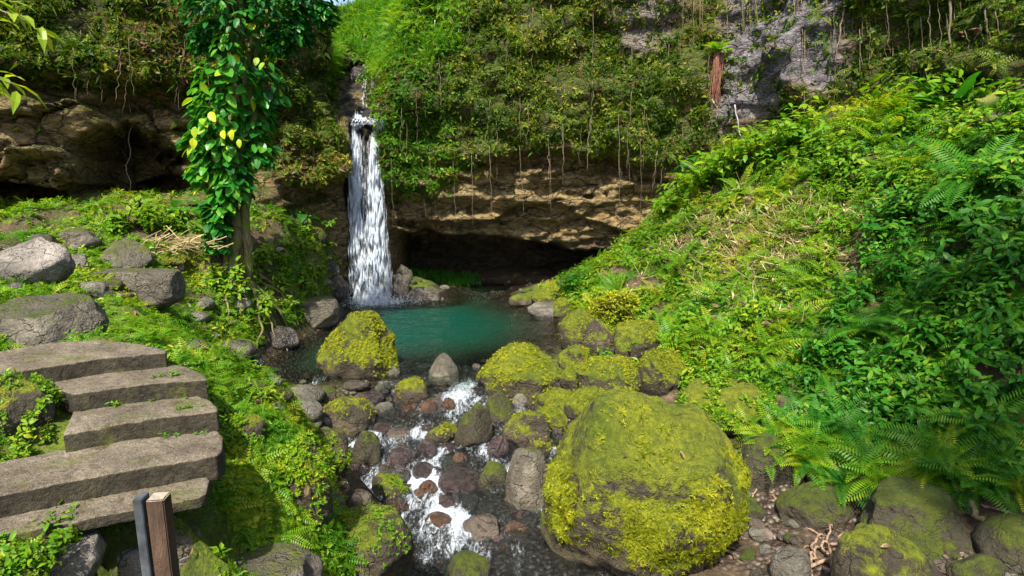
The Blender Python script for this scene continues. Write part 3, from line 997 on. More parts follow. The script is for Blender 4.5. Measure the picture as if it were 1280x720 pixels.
# thin veil behind the beads
def veil(us, vs, ys, w):
    C = np.array([at_y(u, v, y) for u, v, y in zip(us, vs, ys)])
    n, m = 60, 16
    k = np.linspace(0, 1, len(C))
    t = np.linspace(0, 1, n)
    c = np.stack([np.interp(t, k, C[:, j]) for j in range(3)], -1)
    ww = np.interp(t, k, w)
    l = np.linspace(-1, 1, m)
    V = np.repeat(c[:, None], m, 1)
    V[:, :, 0] += l[None] * ww[:, None]
    V = V.reshape(-1, 3)
    V[:, 1] += 0.12 * fbm(V * np.array([5, 1, .6]), 3) + 0.02
    i = (np.arange(n - 1)[:, None] * m + np.arange(m - 1)[None]).ravel()
    return V, np.stack([i, i + 1, i + m + 1, i + m], -1)


V1, F1 = veil([448, 446, 446, 450, 452], [153, 200, 260, 330, 380], [22.02, 21.66, 21.46, 21.26, 21.06], [.22, .30, .34, .44, .52])
V2, F2 = veil([471, 467, 467, 470, 472], [153, 190, 250, 320, 380], [22.02, 21.66, 21.46, 21.26, 21.06], [.16, .30, .42, .54, .60])
link('water_veil', mesh_np('water_veil', np.vstack([V1, V2]) - FALL_BASE, np.vstack([F1, F2 + len(V1)])), M['veil'], wfall)
# water running over the lip and the upper cascade in the cleft
def run(us, vs, n, w, back, seed):
    P, A = [], []
    for i in range(n):
        t = rng.random()
        u = np.interp(t, np.linspace(0, 1, len(us)), us) + rng.normal(0, w)
        v = np.interp(t, np.linspace(0, 1, len(vs)), vs) + rng.normal(0, 1.6)
        p, nn, d = hit(u, v)
        P.append(np.array(p) + np.array(nn) * 0.06)
        A.append((rng.normal(0, .25), -0.5, -0.8) if back else (rng.normal(0, 1), -0.4, -0.25))
    m = len(P)
    return drops(np.array(P), rng.uniform(.04, .16, m), rng.uniform(.004, .010, m), np.array(A))


V, F = run([446, 456, 466, 478], [147, 150, 152, 153], 260, 1.6, False, 2)
Vb, Fb = run([448, 447], [150, 158], 160, 4.0, True, 2)
Vc, Fc = run([472, 474], [150, 160], 160, 3.0, True, 2)
Vd, Fd, _ = merge([(V, F), (Vb, Fb), (Vc, Fc)])
link('lip_flow', mesh_np('lip_flow', Vd - FALL_BASE, Fd), M['fall'], wfall)
V, F = run([461, 460, 457, 454, 455], [56, 70, 92, 112, 142], 130, 1.5, True, 3)
link('upper_cascade', mesh_np('upper_cascade', V - FALL_BASE, F), M['fall'], wfall)
# splash
n = 2600
ang = rng.uniform(0, 2 * math.pi, n)
rr = np.abs(rng.normal(0, 0.55, n))
P = np.stack([FALL_BASE[0] + rr * 1.5 * np.cos(ang), FALL_BASE[1] + 0.2 + rr * 0.9 * np.sin(ang), 0.02 + np.abs(rng.normal(0, .28, n)) * np.exp(-rr)], -1)
V, F = drops(P, rng.uniform(.008, .04, n), rng.uniform(.005, .016, n), rng.normal(0, 1, (n, 3)) + np.array([0, 0, .8]))
link('splash', mesh_np('splash', V - FALL_BASE, F), M['fall'], wfall)


# ------------------------------------------------------------------ boulders and stones
import bmesh
_ico = {}


def ico(sub):
    if sub not in _ico:
        bm = bmesh.new()
        bmesh.ops.create_icosphere(bm, subdivisions=sub, radius=1.0)
        bm.verts.ensure_lookup_table()
        V = np.array([v.co[:] for v in bm.verts])
        F = np.array([[v.index for v in f.verts] for f in bm.faces])
        bm.free()
        _ico[sub] = (V, F)
    return _ico[sub]


def stone_shape(seed, sub, facets=7, cut=0.72, rough=0.10, fine=0.02, planes=None):
    V, F = ico(sub)
    V = V.copy()
    r = np.random.default_rng(seed)
    ns = r.normal(size=(facets, 3))
    ns /= np.linalg.norm(ns, axis=1)[:, None]
    cs = np.full(facets, cut) + r.uniform(-.12, .15, facets)
    if planes:
        ns = np.vstack([ns] + [np.array(p[:3], float)[None] / np.linalg.norm(p[:3]) for p in planes])
        cs = np.concatenate([cs, [p[3] for p in planes]])
    for nn, c in zip(ns, cs):
        d = V @ nn
        over = np.maximum(0, d - c)
        V -= (over * 0.93)[:, None] * nn
    dirn = V / np.linalg.norm(V, axis=1)[:, None]
    V += dirn * (rough * fbm(V * 1.3 + seed * 3.7, 4))[:, None]
    V += dirn * (fine * fbm(V * 6 + seed * 1.7, 3))[:, None]
    # unit box
    lo, hi = V.min(0), V.max(0)
    return (V - (lo + hi) / 2) / ((hi - lo) / 2), F


def rot_z(V, a):
    c, s = math.cos(a), math.sin(a)
    return V @ np.array([[c, -s, 0], [s, c, 0], [0, 0, 1]]).T


BOULDERS = {}


def boulder(name, box, mat, label, seed, sub=4, facets=6, cut=0.75, rough=0.12, fine=0.02, dr=0.85, dist=None, planes=None, roll=0.0, cat='boulder', group=None, sink=0.12):
    """a stone filling the pixel box seen from the viewpoint, standing on the ground it was surveyed on"""
    u0, v0, u1, v1 = box
    uc = (u0 + u1) / 2
    if dist is None:
        p, nn, t = hit(uc, min(v1 - 0.08 * (v1 - v0), 800), 't')
        yb = p.y
        wl = 0.0 if p.y > 13.2 else float(stream_z(p.y))
        if p.z < wl - 0.1:
            q = at_z(uc, min(v1 - 0.08 * (v1 - v0), 800), wl - 0.1)
            yb = min(yb, q[1])
    else:
        yb = dist
    # radii
    t0 = yb
    for it in range(3):
        c = at_y(uc, (v0 + v1) / 2, t0)
        rx = abs(at_y(u1, (v0 + v1) / 2, t0)[0] - at_y(u0, (v0 + v1) / 2, t0)[0]) / 2
        ry = rx * dr
        t0 = yb + ry * 0.7
    dvec = ray(uc, (v0 + v1) / 2)
    th = math.atan2(-dvec[2], dvec[1])
    depth = math.hypot(c[1], c[2] - CAM_Z)
    half = (v1 - v0) / 2 / FPX * depth * math.cos(math.atan((360 - (v0 + v1) / 2) / FPX)) ** 1
    rz2 = (half ** 2 - (ry * math.sin(th)) ** 2) / math.cos(th) ** 2
    rz = math.sqrt(max(rz2, (0.45 * rx) ** 2))
    rz *= 1 + sink
    V, F = stone_shape(seed, sub, facets, cut, rough, fine, planes)
    V = V * np.array([rx, ry, rz]) * 1.04
    if roll:
        a = math.radians(roll)
        V = V @ np.array([[math.cos(a), 0, -math.sin(a)], [0, 1, 0], [math.sin(a), 0, math.cos(a)]]).T
    c = c - np.array([0, 0, rz * sink])
    me = mesh_np(name, V, F)
    o = link(name, me, M[mat], loc=tuple(c))
    thing(o, label, cat, group)
    BOULDERS.setdefault(label, (o, V + c, F))
    return o, V + c, F


TUFTED = []     # (object, V, F, density, kind)


def B(*a, tuft=0, tk='moss', **k):
    r = boulder(*a, **k)
    if tuft:
        TUFTED.append((*r, tuft, tk))
    return r


B('boulder', (680, 503, 922, 742), 'rock_mossy', 'huge mossy boulder covered in small ferns, standing in the stream in the foreground', 11, sub=6, facets=3, cut=0.95, rough=0.13, fine=0.02, dr=0.85, tuft=2000, tk='fern',
  planes=[(.12, -.25, .95, .74), (-.75, -.2, .62, .86), (0.15, -.85, -.55, .82), (-.5, -.7, -.6, .82), (.6, -.6, -.55, .85)], sink=0.05)
B('boulder', (398, 389, 497, 482), 'rock_mossy', 'tall yellow-green mossy boulder at the pool edge, rising in front of the waterfall', 23, sub=5, facets=4, cut=.86, rough=.13, tuft=700, planes=[(-.7, -.2, .5, .72), (.75, -.35, .35, .76), (.2, -.8, .5, .8)])
B('boulder', (598, 430, 699, 508), 'rock_mossy', 'rounded mossy boulder with a bright top at the outlet of the pool', 36, sub=5, facets=4, cut=.9, rough=.10, tuft=350, planes=[(.5, -.5, .6, .85), (0, -.95, -.2, .85)])
B('boulder', (397, 640, 515, 735), 'rock_half', 'brown half-mossy boulder at the lower end of the rapids, beside the fern bank', 41, sub=5, facets=5, cut=.85, rough=.12, tuft=260, tk='small', planes=[(.1, -.2, 1, .72), (-.5, -.6, .6, .8)])
B('boulder', (266, 690, 402, 790), 'rock_thin', 'bare grey-brown rock below the fern bank at the bottom edge of the picture', 57, sub=5, facets=6, cut=.8, planes=[(0, .1, 1, .7)])
B('boulder', (400, 496, 468, 548), 'rock_half', 'dark green rounded boulder on the cobbles below the tall mossy boulder', 61, sub=5, facets=3, cut=.9, rough=.08, tuft=90)
B('boulder', (570, 504, 615, 566), 'rock_shade', 'upright angular dark stone standing in the middle of the rapids', 72, sub=4, facets=7, cut=.68, planes=[(-.6, -.6, .4, .6), (.7, -.6, .3, .6)], roll=-8)
B('boulder', (605, 493, 643, 532), 'rock_shade', 'squarish green-grey stone tucked below the rounded mossy boulder', 83, sub=4, facets=8, cut=.68)
B('boulder', (628, 514, 686, 566), 'rock_half', 'dark mossy stone right behind the tall rounded brown stone', 97, sub=4, facets=6, cut=.75, tuft=60)
B('boulder', (633, 562, 688, 646), 'rock_thin', 'tall rounded brown stone leaning on the huge boulder', 103, sub=4, facets=5, cut=.82, planes=[(0, -.8, .5, .75)])
B('boulder', (598, 576, 636, 618), 'rock_shade', 'slanting mossy stone beside the tall rounded brown stone', 118, sub=4, facets=7, cut=.68, roll=25)
B('boulder', (531, 443, 573, 481), 'rock_thin', 'grey wedge-shaped wet stone at the lip of the pool', 124, sub=4, facets=3, cut=.9, rough=.05, planes=[(-.75, -.2, .6, .35), (.8, -.25, .55, .35), (.1, -.8, .5, .5)])
B('boulder', (493, 472, 534, 511), 'rock_half', 'small round mossy stone between the pool and the rapids', 131, sub=4, facets=5, cut=.85, tuft=80)
B('boulder', (532, 528, 572, 556), 'rock_half', 'low mossy stone awash to the left of the upright angular stone', 147, sub=4, tuft=70)
B('boulder', (383, 535, 438, 594), 'rock_half', 'mossy boulder at the foot of the fern bank, left edge of the stream', 152, sub=4, tuft=240, tk='small')
B('boulder', (439, 539, 476, 592), 'rock_shade', 'green-brown stone with water pouring past its right side', 168, sub=4)
B('boulder', (464, 592, 512, 632), 'rock_half', 'dark blocky stone topped with bright green moss in the rapids', 175, sub=4, facets=8, cut=.66, tuft=150, tk='small')
B('boulder', (552, 691, 614, 745), 'rock_shade', 'dark mossy rock at the bottom edge in the middle of the stream', 181, sub=4, facets=7, cut=.72)
B('boulder', (352, 548, 414, 652), 'rock_mossy', 'steep mossy rock bulging out of the fern bank above the stream', 191, sub=5, tuft=380, tk='leaf', facets=5, cut=.82)
B('boulder', (292, 520, 330, 556), 'rock_half', 'small earthy rock in the middle of the fern bank beside the steps', 192, sub=4, tuft=40, tk='leaf')
# right of the pool
B('boulder', (699, 386, 748, 442), 'rock_mossy', 'steep mossy boulder at the right shore of the pool', 203, sub=4, facets=5, cut=.8, tuft=120)
B('boulder', (728, 398, 772, 450), 'rock_half', 'grey-green boulder behind the steep mossy boulder at the right shore', 214, sub=4, tuft=60)
B('boulder', (768, 402, 826, 455), 'rock_mossy', 'mossy boulder under the bushy fern slope, farthest up from the pool', 225, sub=4, tuft=140)
B('boulder', (698, 431, 737, 466), 'rock_mossy', 'small mossy boulder above the rounded boulder with the bright top', 236, sub=4, tuft=80)
B('boulder', (700, 455, 738, 491), 'rock_mossy', 'small mossy boulder right beside the rounded boulder with the bright top', 247, sub=4, tuft=60)
B('boulder', (720, 445, 802, 505), 'rock_mossy', 'broad mossy boulder behind the huge boulder', 258, sub=5, tuft=260, facets=5, cut=.8)
B('boulder', (796, 436, 858, 498), 'rock_mossy', 'bright mossy boulder at the foot of the sunlit slope', 269, sub=5, tuft=300)
B('boulder', (738, 484, 778, 520), 'rock_mossy', 'little bright green mossy stone just behind the huge boulder', 271, sub=4, tuft=60)
B('boulder', (672, 486, 728, 512), 'rock_mossy', 'long low mossy stone between the rounded boulder and the huge boulder', 283, sub=4, tuft=60)
B('boulder', (706, 482, 774, 530), 'rock_mossy', 'slanting mossy slab leaning behind the huge boulder', 294, sub=4, roll=12, tuft=120)
B('boulder', (668, 504, 714, 540), 'rock_mossy', 'mossy stone by the left shoulder of the huge boulder', 305, sub=4, tuft=120)
B('boulder', (655, 536, 690, 568), 'rock_mossy', 'small mossy stone wedged against the left side of the huge boulder', 309, sub=4, tuft=40)
B('boulder', (850, 470, 985, 545), 'rock_mossy', 'moss-covered boulder overgrown with sprigs at the foot of the slope, behind the huge boulder', 316, sub=5, tuft=900, tk='leaf')
# right foreground
B('boulder', (922, 543, 990, 615), 'rock_shade', 'dark rounded boulder beside the huge boulder, under hanging ferns', 327, sub=4)
B('boulder', (976, 604, 1062, 662), 'rock_shade', 'olive mossy boulder lying on the gravel under the ferns', 338, sub=5, facets=4, cut=.85, rough=.1, roll=10)
B('boulder', (1072, 606, 1210, 700), 'rock_shade', 'large flat-faced olive boulder at the foot of the shaded fern bank', 349, sub=5, facets=6, cut=.7, planes=[(0, -.85, .5, .6), (0, 0, 1, .65)])
B('boulder', (1040, 662, 1162, 770), 'rock_half', 'pale slanting boulder with a mossy left edge in the bottom right corner', 352, sub=5, facets=5, cut=.75, planes=[(.35, -.5, .8, .55)], roll=14)
B('boulder', (1226, 648, 1330, 730), 'rock_shade', 'dark mossy boulder cut by the right edge of the picture', 363, sub=4)
B('boulder', (1010, 560, 1100, 625), 'rock_shade', 'shadowed boulder half hidden by ferns above the flat-faced boulder', 367, sub=4)
B('boulder', (963, 686, 1010, 740), 'stone_grey', 'smooth grey stone in the gravel by the dry branches', 374, sub=4, facets=6)
B('boulder', (880, 612, 950, 660), 'rock_shade', 'brown earth-stained rock at the right foot of the huge boulder', 379, sub=4)
B('boulder', (1190, 690, 1260, 740), 'rock_shade', 'low dark rock between the flat-faced boulder and the picture edge', 381, sub=4)
# left terrace
B('boulder', (-12, 300, 84, 362), 'rock_pale', 'large pale boulder sloping down on the left terrace', 401, sub=5, facets=4, cut=.85, rough=.08, planes=[(.45, -.5, .75, .52), (0, -.4, .9, .6)], roll=14)
B('boulder', (-10, 372, 122, 440), 'rock_thin', 'flat-topped brown boulder right above the top of the steps', 412, sub=5, facets=4, cut=.85, rough=.07, planes=[(0, -.25, 1, .5), (0, -1, .1, .6), (.8, -.4, .3, .75)])
B('boulder', (112, 299, 184, 342), 'rock_thin', 'pyramid-shaped grey-green boulder in the middle of the left terrace', 423, sub=4, facets=3, cut=.95, rough=.07, planes=[(-.6, -.4, .7, .4), (.6, -.4, .7, .4), (0, -.8, .6, .5)])
B('boulder', (76, 285, 124, 312), 'rock_thin', 'brown angular rock behind the pyramid-shaped boulder', 434, sub=4, facets=7, cut=.7)
B('boulder', (28, 292, 72, 318), 'rock_thin', 'dark grey rock beyond the large pale boulder', 445, sub=4, facets=7, cut=.7)
B('boulder', (120, 342, 226, 378), 'rock_thin', 'long low stone slab like a retaining kerb across the left terrace', 456, sub=5, facets=2, cut=.95, rough=.04, dr=.45, planes=[(0, 0, 1, .55), (0, -1, .1, .6), (1, 0, 0, .85), (-1, 0, 0, .85)], cat='stone slab')
B('boulder', (192, 316, 234, 340), 'rock_mossy', 'mossy round boulder beside the heap of dry palm straw', 467, sub=4, tuft=120)
B('boulder', (100, 352, 136, 376), 'stone_grey', 'small grey stone left of the long low slab', 468, sub=4)
B('boulder', (86, 318, 112, 340), 'stone_grey', 'small grey stone between the pale boulder and the pyramid-shaped boulder', 469, sub=4)
B('boulder', (362, 372, 424, 410), 'rock_thin', 'flat grey boulder at the waterline below the tree roots', 478, sub=5, facets=3, cut=.9, rough=.06, planes=[(0, 0, 1, .5), (.2, -1, .1, .6)])
B('boulder', (330, 408, 372, 440), 'rock_wet', 'dark wet rock at the left shore under the roots', 489, sub=4, dr=1.0)
B('boulder', (270, 424, 318, 454), 'rock_thin', 'brown rock at the waterline on the left bank', 492, sub=4)
B('boulder', (300, 440, 330, 462), 'rock_wet', 'small black wet rock at the left waterline', 497, sub=4)
B('boulder', (222, 424, 262, 446), 'rock_thin', 'flat brown rock in the ferns above the left waterline', 498, sub=4, facets=7, cut=.7)
B('boulder', (380, 284, 408, 306), 'rock_half', 'mossy stone high on the bank left of the waterfall', 499, sub=4, tuft=40)
B('boulder', (404, 278, 436, 310), 'rock_mossy', 'bright mossy rock beside the upper left of the falling water', 500, sub=4, tuft=60)
# around the foot of the fall
for i, (bx, lab) in enumerate([((402, 338, 436, 374), 'black wet rock left of the waterfall foot, lowest of its pile'), ((398, 318, 424, 344), 'dark wet rock in the pile left of the waterfall'), ((420, 318, 446, 346), 'dark wet rock touched by the left edge of the waterfall'),
                               ((424, 344, 452, 376), 'black rock under the left strand of the waterfall'), ((444, 356, 470, 382), 'black rock half hidden in the splash'), ((484, 342, 512, 378), 'dark pointed rock just right of the waterfall foot'),
                               ((506, 358, 538, 380), 'brown wet rock in the group right of the waterfall'), ((528, 358, 552, 380), 'pale grey split rock at the right end of the group by the waterfall'), ((494, 330, 516, 356), 'grey rock on the bank right of the waterfall')]):
    B('boulder', bx, 'rock_thin' if i in (7, 8) else 'rock_wet', lab, 520 + i, sub=4, facets=8, cut=.68, group='rocks at the foot of the waterfall')
B('boulder', (452, 150, 466, 170), 'rock_mossy', 'small mossy rock splitting the waterfall at its lip', 545, sub=4, dist=21.9, tuft=60)
for i, (bx, lab) in enumerate([((438, 84, 452, 104), 'dark rock at the left of the cleft above the waterfall'), ((462, 96, 476, 116), 'dark rock at the right of the cleft above the waterfall')]):
    pz_ = hit((bx[0] + bx[2]) / 2, (bx[1] + bx[3]) / 2, 'c')[0]
    B('boulder', bx, 'rock_wet', lab, 546 + i, sub=4, facets=8, cut=.68, dist=pz_.y - .2, group='rocks of the cleft')
# mossy peninsula on the right shore
for i, (bx, lab, m) in enumerate([((636, 368, 672, 384), 'low mossy stone at the tip of the right shore', 'rock_half'), ((664, 358, 700, 384), 'mossy mound on the right shore of the pool', 'rock_mossy'), ((690, 372, 722, 394), 'mossy stone on the right shore beside the steep boulder', 'rock_mossy'),
                                  ((660, 380, 706, 398), 'flat grey stone at the waterline of the right shore', 'stone_grey'), ((682, 352, 712, 372), 'mossy stone behind the mossy mound on the right shore', 'rock_mossy')]):
    B('boulder', bx, m, lab, 550 + i, sub=4, tuft=60 if m == 'rock_mossy' else 0, group='stones of the right shore')

# single stones of the rapids
RAP = [((428, 613, 465, 647), 'stone_brown', 'smooth dark brown cobble behind the lower brown boulder'), ((415, 598, 437, 623), 'stone_amber', 'orange-brown wet cobble by the smooth dark brown one'), ((405, 617, 431, 643), 'stone_brown', 'dark cobble wedged under the fern bank'),
       ((482, 622, 511, 650), 'stone_amber', 'red-brown wet cobble below the blocky moss-topped stone'), ((523, 601, 547, 624), 'stone_amber', 'amber cobble at the right edge of the white water'), ((485, 556, 521, 588), 'stone_purple', 'purple wet cobble with a ridge, in the middle of the rapids'),
       ((523, 549, 546, 574), 'stone_purple', 'purple wet cobble right of the ridged one'), ((547, 586, 602, 621), 'stone_purple', 'broad violet wet stone left of the slanting mossy stone'), ((577, 641, 624, 677), 'stone_brown', 'brown cobble alone in the smooth lower stream'),
       ((566, 565, 584, 583), 'stone_amber', 'little brown angular cobble above the broad violet stone'), ((482, 536, 516, 552), 'stone_brown', 'flat wet cobble upstream of the ridged purple one'), ((466, 596, 480, 612), 'stone_amber', 'small orange stone leaning on the blocky moss-topped stone'),
       ((468, 502, 494, 520), 'stone_grey', 'grey cobble left of the rapids inlet'), ((548, 474, 560, 488), 'stone_amber', 'small orange stone below the wedge-shaped stone'), ((552, 498, 570, 518), 'stone_amber', 'pale orange cobble right of the inlet rapids'),
       ((609, 545, 637, 576), 'stone_purple', 'dark wine-red wet stone left of the tall rounded brown stone'), ((480, 456, 500, 474), 'stone_grey', 'grey cobble at the pool lip by the tall mossy boulder'), ((530, 640, 566, 664), 'stone_amber', 'flat tan stone under the shallow water'),
       ((468, 476, 488, 494), 'stone_grey', 'grey cobble under the tall mossy boulder'), ((444, 500, 476, 520), 'stone_grey', 'greenish cobble right of the dark rounded boulder'), ((640, 488, 660, 510), 'stone_grey', 'pale grey cobble below the rounded mossy boulder')]
for i, (bx, m, lab) in enumerate(RAP):
    B('cobble', bx, m, lab, 600 + i, sub=4, facets=4, cut=.86, rough=.08, fine=.01, cat='cobble', group='wet cobbles of the rapids')

# dry cobbles left of the stream
LC = [((352, 482, 404, 506), 'long greenish cobble on the left gravel bar'), ((326, 484, 366, 502), 'oval grey cobble on the left gravel bar, nearest the bank'), ((356, 498, 402, 528), 'large greenish cobble above the mossy boulder of the bank'), ((300, 476, 332, 492), 'flat cobble at the left end of the gravel bar'),
      ((378, 521, 402, 536), 'small olive cobble between the large greenish cobble and the dark round boulder'), ((396, 484, 420, 500), 'brown cobble left of the gap below the tall mossy boulder'), ((322, 470, 352, 484), 'cobble at the water edge on the left of the pool')]
for i, (bx, lab) in enumerate(LC):
    B('cobble', bx, 'stone_grey' if i % 2 == 0 else 'rock_shade', lab, 650 + i, sub=4, facets=3, cut=.9, rough=.06, fine=.008, cat='cobble', group='cobbles of the left gravel bar')

# many smaller cobbles in and beside the water, and pebbles on the right gravel
protos = {}
for m in ('rock_wet', 'stone_purple', 'stone_amber', 'stone_brown', 'stone_grey', 'rock_shade', 'pebble'):
    protos[m] = []
    for k in range(3):
        V, F = stone_shape(700 + len(protos) * 10 + k, 3, 5, .84, .09, .01)
        me = mesh_np('cobble', V, F)
        me.materials.append(M[m])
        protos[m].append(me)


def strew(n, boxes, mats, smin, smax, label_of, group, name='cobble', cat='cobble', zmax=9.0, embed=.35):
    k = 0
    tries = 0
    while k < n and tries < n * 12:
        tries += 1
        b = boxes[rng.integers(len(boxes))]
        p, nn, d = hit(rng.uniform(b[0], b[2]), rng.uniform(b[1], b[3]), 't')
        if p.z > zmax:
            continue
        m = mats[rng.integers(len(mats))]
        s = smin + (smax - smin) * rng.random() ** 2.2
        o = bpy.data.objects.new(name, protos[m][rng.integers(3)])
        COL.objects.link(o)
        sc3 = (s * rng.uniform(.8, 1.25), s * rng.uniform(.75, 1.1), s * rng.uniform(.5, .8))
        o.scale = sc3
        o.location = (p.x, p.y, p.z + sc3[2] * (1 - embed) * 0.6)
        o.rotation_euler = (rng.normal(0, .2), rng.normal(0, .2), rng.uniform(0, 6.28))
        thing(o, label_of(p, m), cat, group)
        k += 1


CN = {'stone_purple': 'dark purple', 'stone_amber': 'orange-brown', 'stone_brown': 'dark brown', 'stone_grey': 'grey', 'rock_shade': 'greenish', 'pebble': 'pale brown', 'rock_wet': 'black'}
strew(160, [(430, 478, 600, 520), (440, 520, 640, 600), (480, 590, 650, 640), (500, 630, 660, 720)], ['stone_purple', 'stone_purple', 'stone_amber', 'stone_brown', 'stone_brown', 'rock_wet'], .06, .26,
      lambda p, m: 'small wet %s stone among the rapids' % CN[m], 'small stones in the rapids')
strew(70, [(300, 470, 470, 510), (340, 495, 450, 540), (470, 455, 545, 482), (580, 452, 640, 470)], ['stone_grey', 'stone_brown', 'rock_shade', 'stone_amber'], .05, .17,
      lambda p, m: 'small %s stone on the gravel bar at the pool outlet' % CN[m], 'small stones of the gravel bar')
strew(46, [(620, 500, 700, 560), (640, 480, 700, 520)], ['stone_grey', 'stone_brown', 'rock_shade'], .05, .15,
      lambda p, m: 'small %s stone among the mossy boulders behind the huge boulder' % CN[m], 'small stones between the boulders')
strew(120, [(890, 610, 1080, 730), (930, 650, 1060, 725), (1080, 680, 1280, 725)], ['pebble', 'pebble', 'stone_grey', 'stone_brown', 'rock_shade'], .025, .14,
      lambda p, m: '%s pebble on the dry gravel at the lower right' % CN[m], 'pebbles on the right gravel', 'pebble', 'pebble')
strew(40, [(490, 345, 560, 378), (560, 340, 720, 362), (640, 362, 720, 398)], ['stone_brown', 'stone_grey', 'rock_shade'], .06, .22,
      lambda p, m: 'small %s stone on the far shore of the pool' % CN[m], 'small stones of the far shore', 'rock', 'rock')

strew(34, [(120, 280, 330, 440), (0, 300, 120, 370), (230, 380, 330, 450), (340, 300, 430, 370)], ['stone_grey', 'rock_shade', 'stone_grey'], .08, .32,
      lambda p, m: 'small %s rock sticking out of the greenery on the left bank' % CN[m], 'small rocks of the left bank', 'rock', 'rock', zmax=4, embed=.6)

# ------------------------------------------------------------------ steps
stairs = empty('stone_staircase', (-3.0, 4.4, 1.9), 'weathered concrete steps climbing left beside the fern bank', 'staircase')
SO = np.array([-3.0, 4.4, 1.9])
for z, px, th in STEPS:
    Q = np.array([at_z(u, v, z) for u, v in px])
    bm = bmesh.new()
    vs = [bm.verts.new(q - SO) for q in Q]
    f = bm.faces.new(vs)
    if f.normal.z < 0:
        f.normal_flip()
    r = bmesh.ops.extrude_face_region(bm, geom=[f])
    vv = [e for e in r['geom'] if isinstance(e, bmesh.types.BMVert)]
    bmesh.ops.translate(bm, verts=vv, vec=(0, 0, -th - 0.03))
    bmesh.ops.recalc_face_normals(bm, faces=bm.faces)
    me0 = bpy.data.meshes.new('step')
    bm.to_mesh(me0)
    bm.free()
    tmp = bpy.data.objects.new('step_block', me0)
    COL.objects.link(tmp)
    md = tmp.modifiers.new('remesh', 'REMESH')
    md.mode = 'VOXEL'
    md.voxel_size = 0.014
    sm_ = tmp.modifiers.new('smooth', 'SMOOTH')
    sm_.iterations = 1
    me = bpy.data.meshes.new_from_object(tmp.evaluated_get(bpy.context.evaluated_depsgraph_get()))
    me.name = 'step'
    bpy.data.objects.remove(tmp)
    n = len(me.vertices)
    co = np.zeros(n * 3)
    me.vertices.foreach_get('co', co)
    co = co.reshape(-1, 3)
    w0 = co + SO
    d = 0.006 * fbm(w0 * 9, 4) + 0.004 * fbm(w0 * 1.6, 2)
    co[:, 2] += d * 0.9
    co += (0.03 * np.minimum(0, fbm(w0 * 8 + 50, 4) + .2))[:, None] * np.array([.3, -.5, .5])
    co[:, 0] += 0.004 * fbm(w0 * 4 + 9, 2)
    co[:, 1] += 0.004 * fbm(w0 * 4 + 19, 2)
    me.vertices.foreach_set('co', co.ravel())
    me.polygons.foreach_set('use_smooth', np.ones(len(me.polygons), bool))
    me.update()
    link('step', me, M['concrete'], stairs)

# paving slabs below the steps
B('paving_stone', (98, 652, 228, 740), 'rock_pale', 'flat grey paving stone at the bottom of the steps, behind the post', 801, sub=4, facets=5, cut=.75, dr=.8, planes=[(0, 0, 1, .4)], cat='paving stone', sink=.3)
B('paving_stone', (20, 668, 122, 720), 'rock_pale', 'rough brownish paving stone at the bottom of the steps, left of the post', 802, sub=4, facets=5, cut=.75, planes=[(0, 0, 1, .4)], cat='paving stone', sink=.3)
B('paving_stone', (205, 650, 250, 700), 'rock_thin', 'thin tilted paving stone right of the wooden post', 803, sub=4, facets=5, cut=.75, planes=[(.2, 0, 1, .4)], cat='paving stone', sink=.3)
B('boulder', (-30, 470, 62, 545), 'rock_half', 'mossy stone beside the left end of the second step', 804, sub=4, tuft=150, tk='leaf')

# ------------------------------------------------------------------ handrail post
ptop = at_y(198, 620, 2.45)
post = empty('handrail_post', (ptop[0], ptop[1], ptop[2] - 1.25), 'sawn wooden post with a flat metal strip at the bottom of the steps', 'post')


def beam(cx, cy, z0, z1, wx, wy, ang, mat, name, bev=.006, top=None):
    bm = bmesh.new()
    bmesh.ops.create_cube(bm, size=1.0)
    bmesh.ops.scale(bm, vec=(wx, wy, z1 - z0), verts=bm.verts)
    bmesh.ops.bevel(bm, geom=bm.edges[:], offset=bev, segments=2, affect='EDGES')
    bmesh.ops.rotate(bm, matrix=Matrix.Rotation(ang, 3, 'Z'), verts=bm.verts)
    bmesh.ops.translate(bm, vec=(cx, cy, (z0 + z1) / 2), verts=bm.verts)
    me = bpy.data.meshes.new(name)
    bm.to_mesh(me)
    bm.free()
    me.materials.append(M[mat])
    if top:
        me.materials.append(M[top])
        for p in me.polygons:
            if p.normal.z > .9:
                p.material_index = 1
    o = bpy.data.objects.new(name, me)
    COL.objects.link(o)
    o.parent = post
    return o


beam(0, 0, 0, 1.25, .078, .078, .12, 'post_wood', 'wooden_post', .005, 'post_end')
beam(-.068, -.02, 0, 1.262, .040, .07, .12, 'metal', 'metal_strip', .003)
for z in (1.12, .75):
    bm = bmesh.new()
    bmesh.ops.create_cone(bm, cap_ends=True, segments=10, radius1=.012, radius2=.010, depth=.06, matrix=Matrix.Translation((-.055, -.02, z)) @ Matrix.Rotation(math.pi / 2, 4, 'Y'))
    me = bpy.data.meshes.new('bolt')
    bm.to_mesh(me)
    bm.free()
    me.materials.append(M['metal'])
    o = bpy.data.objects.new('bolt', me)
    COL.objects.link(o)
    o.parent = post


# ------------------------------------------------------------------ plants: templates (V, F, tint)
def leaf_lo(L, W, fold=.12, droop=.12):
    V = np.array([(0, 0, 0), (.45 * L, W / 2, fold * W), (.45 * L, -W / 2, fold * W), (L, 0, -droop * L)], float)
    return V, np.array([(0, 2, 3), (0, 3, 1)])


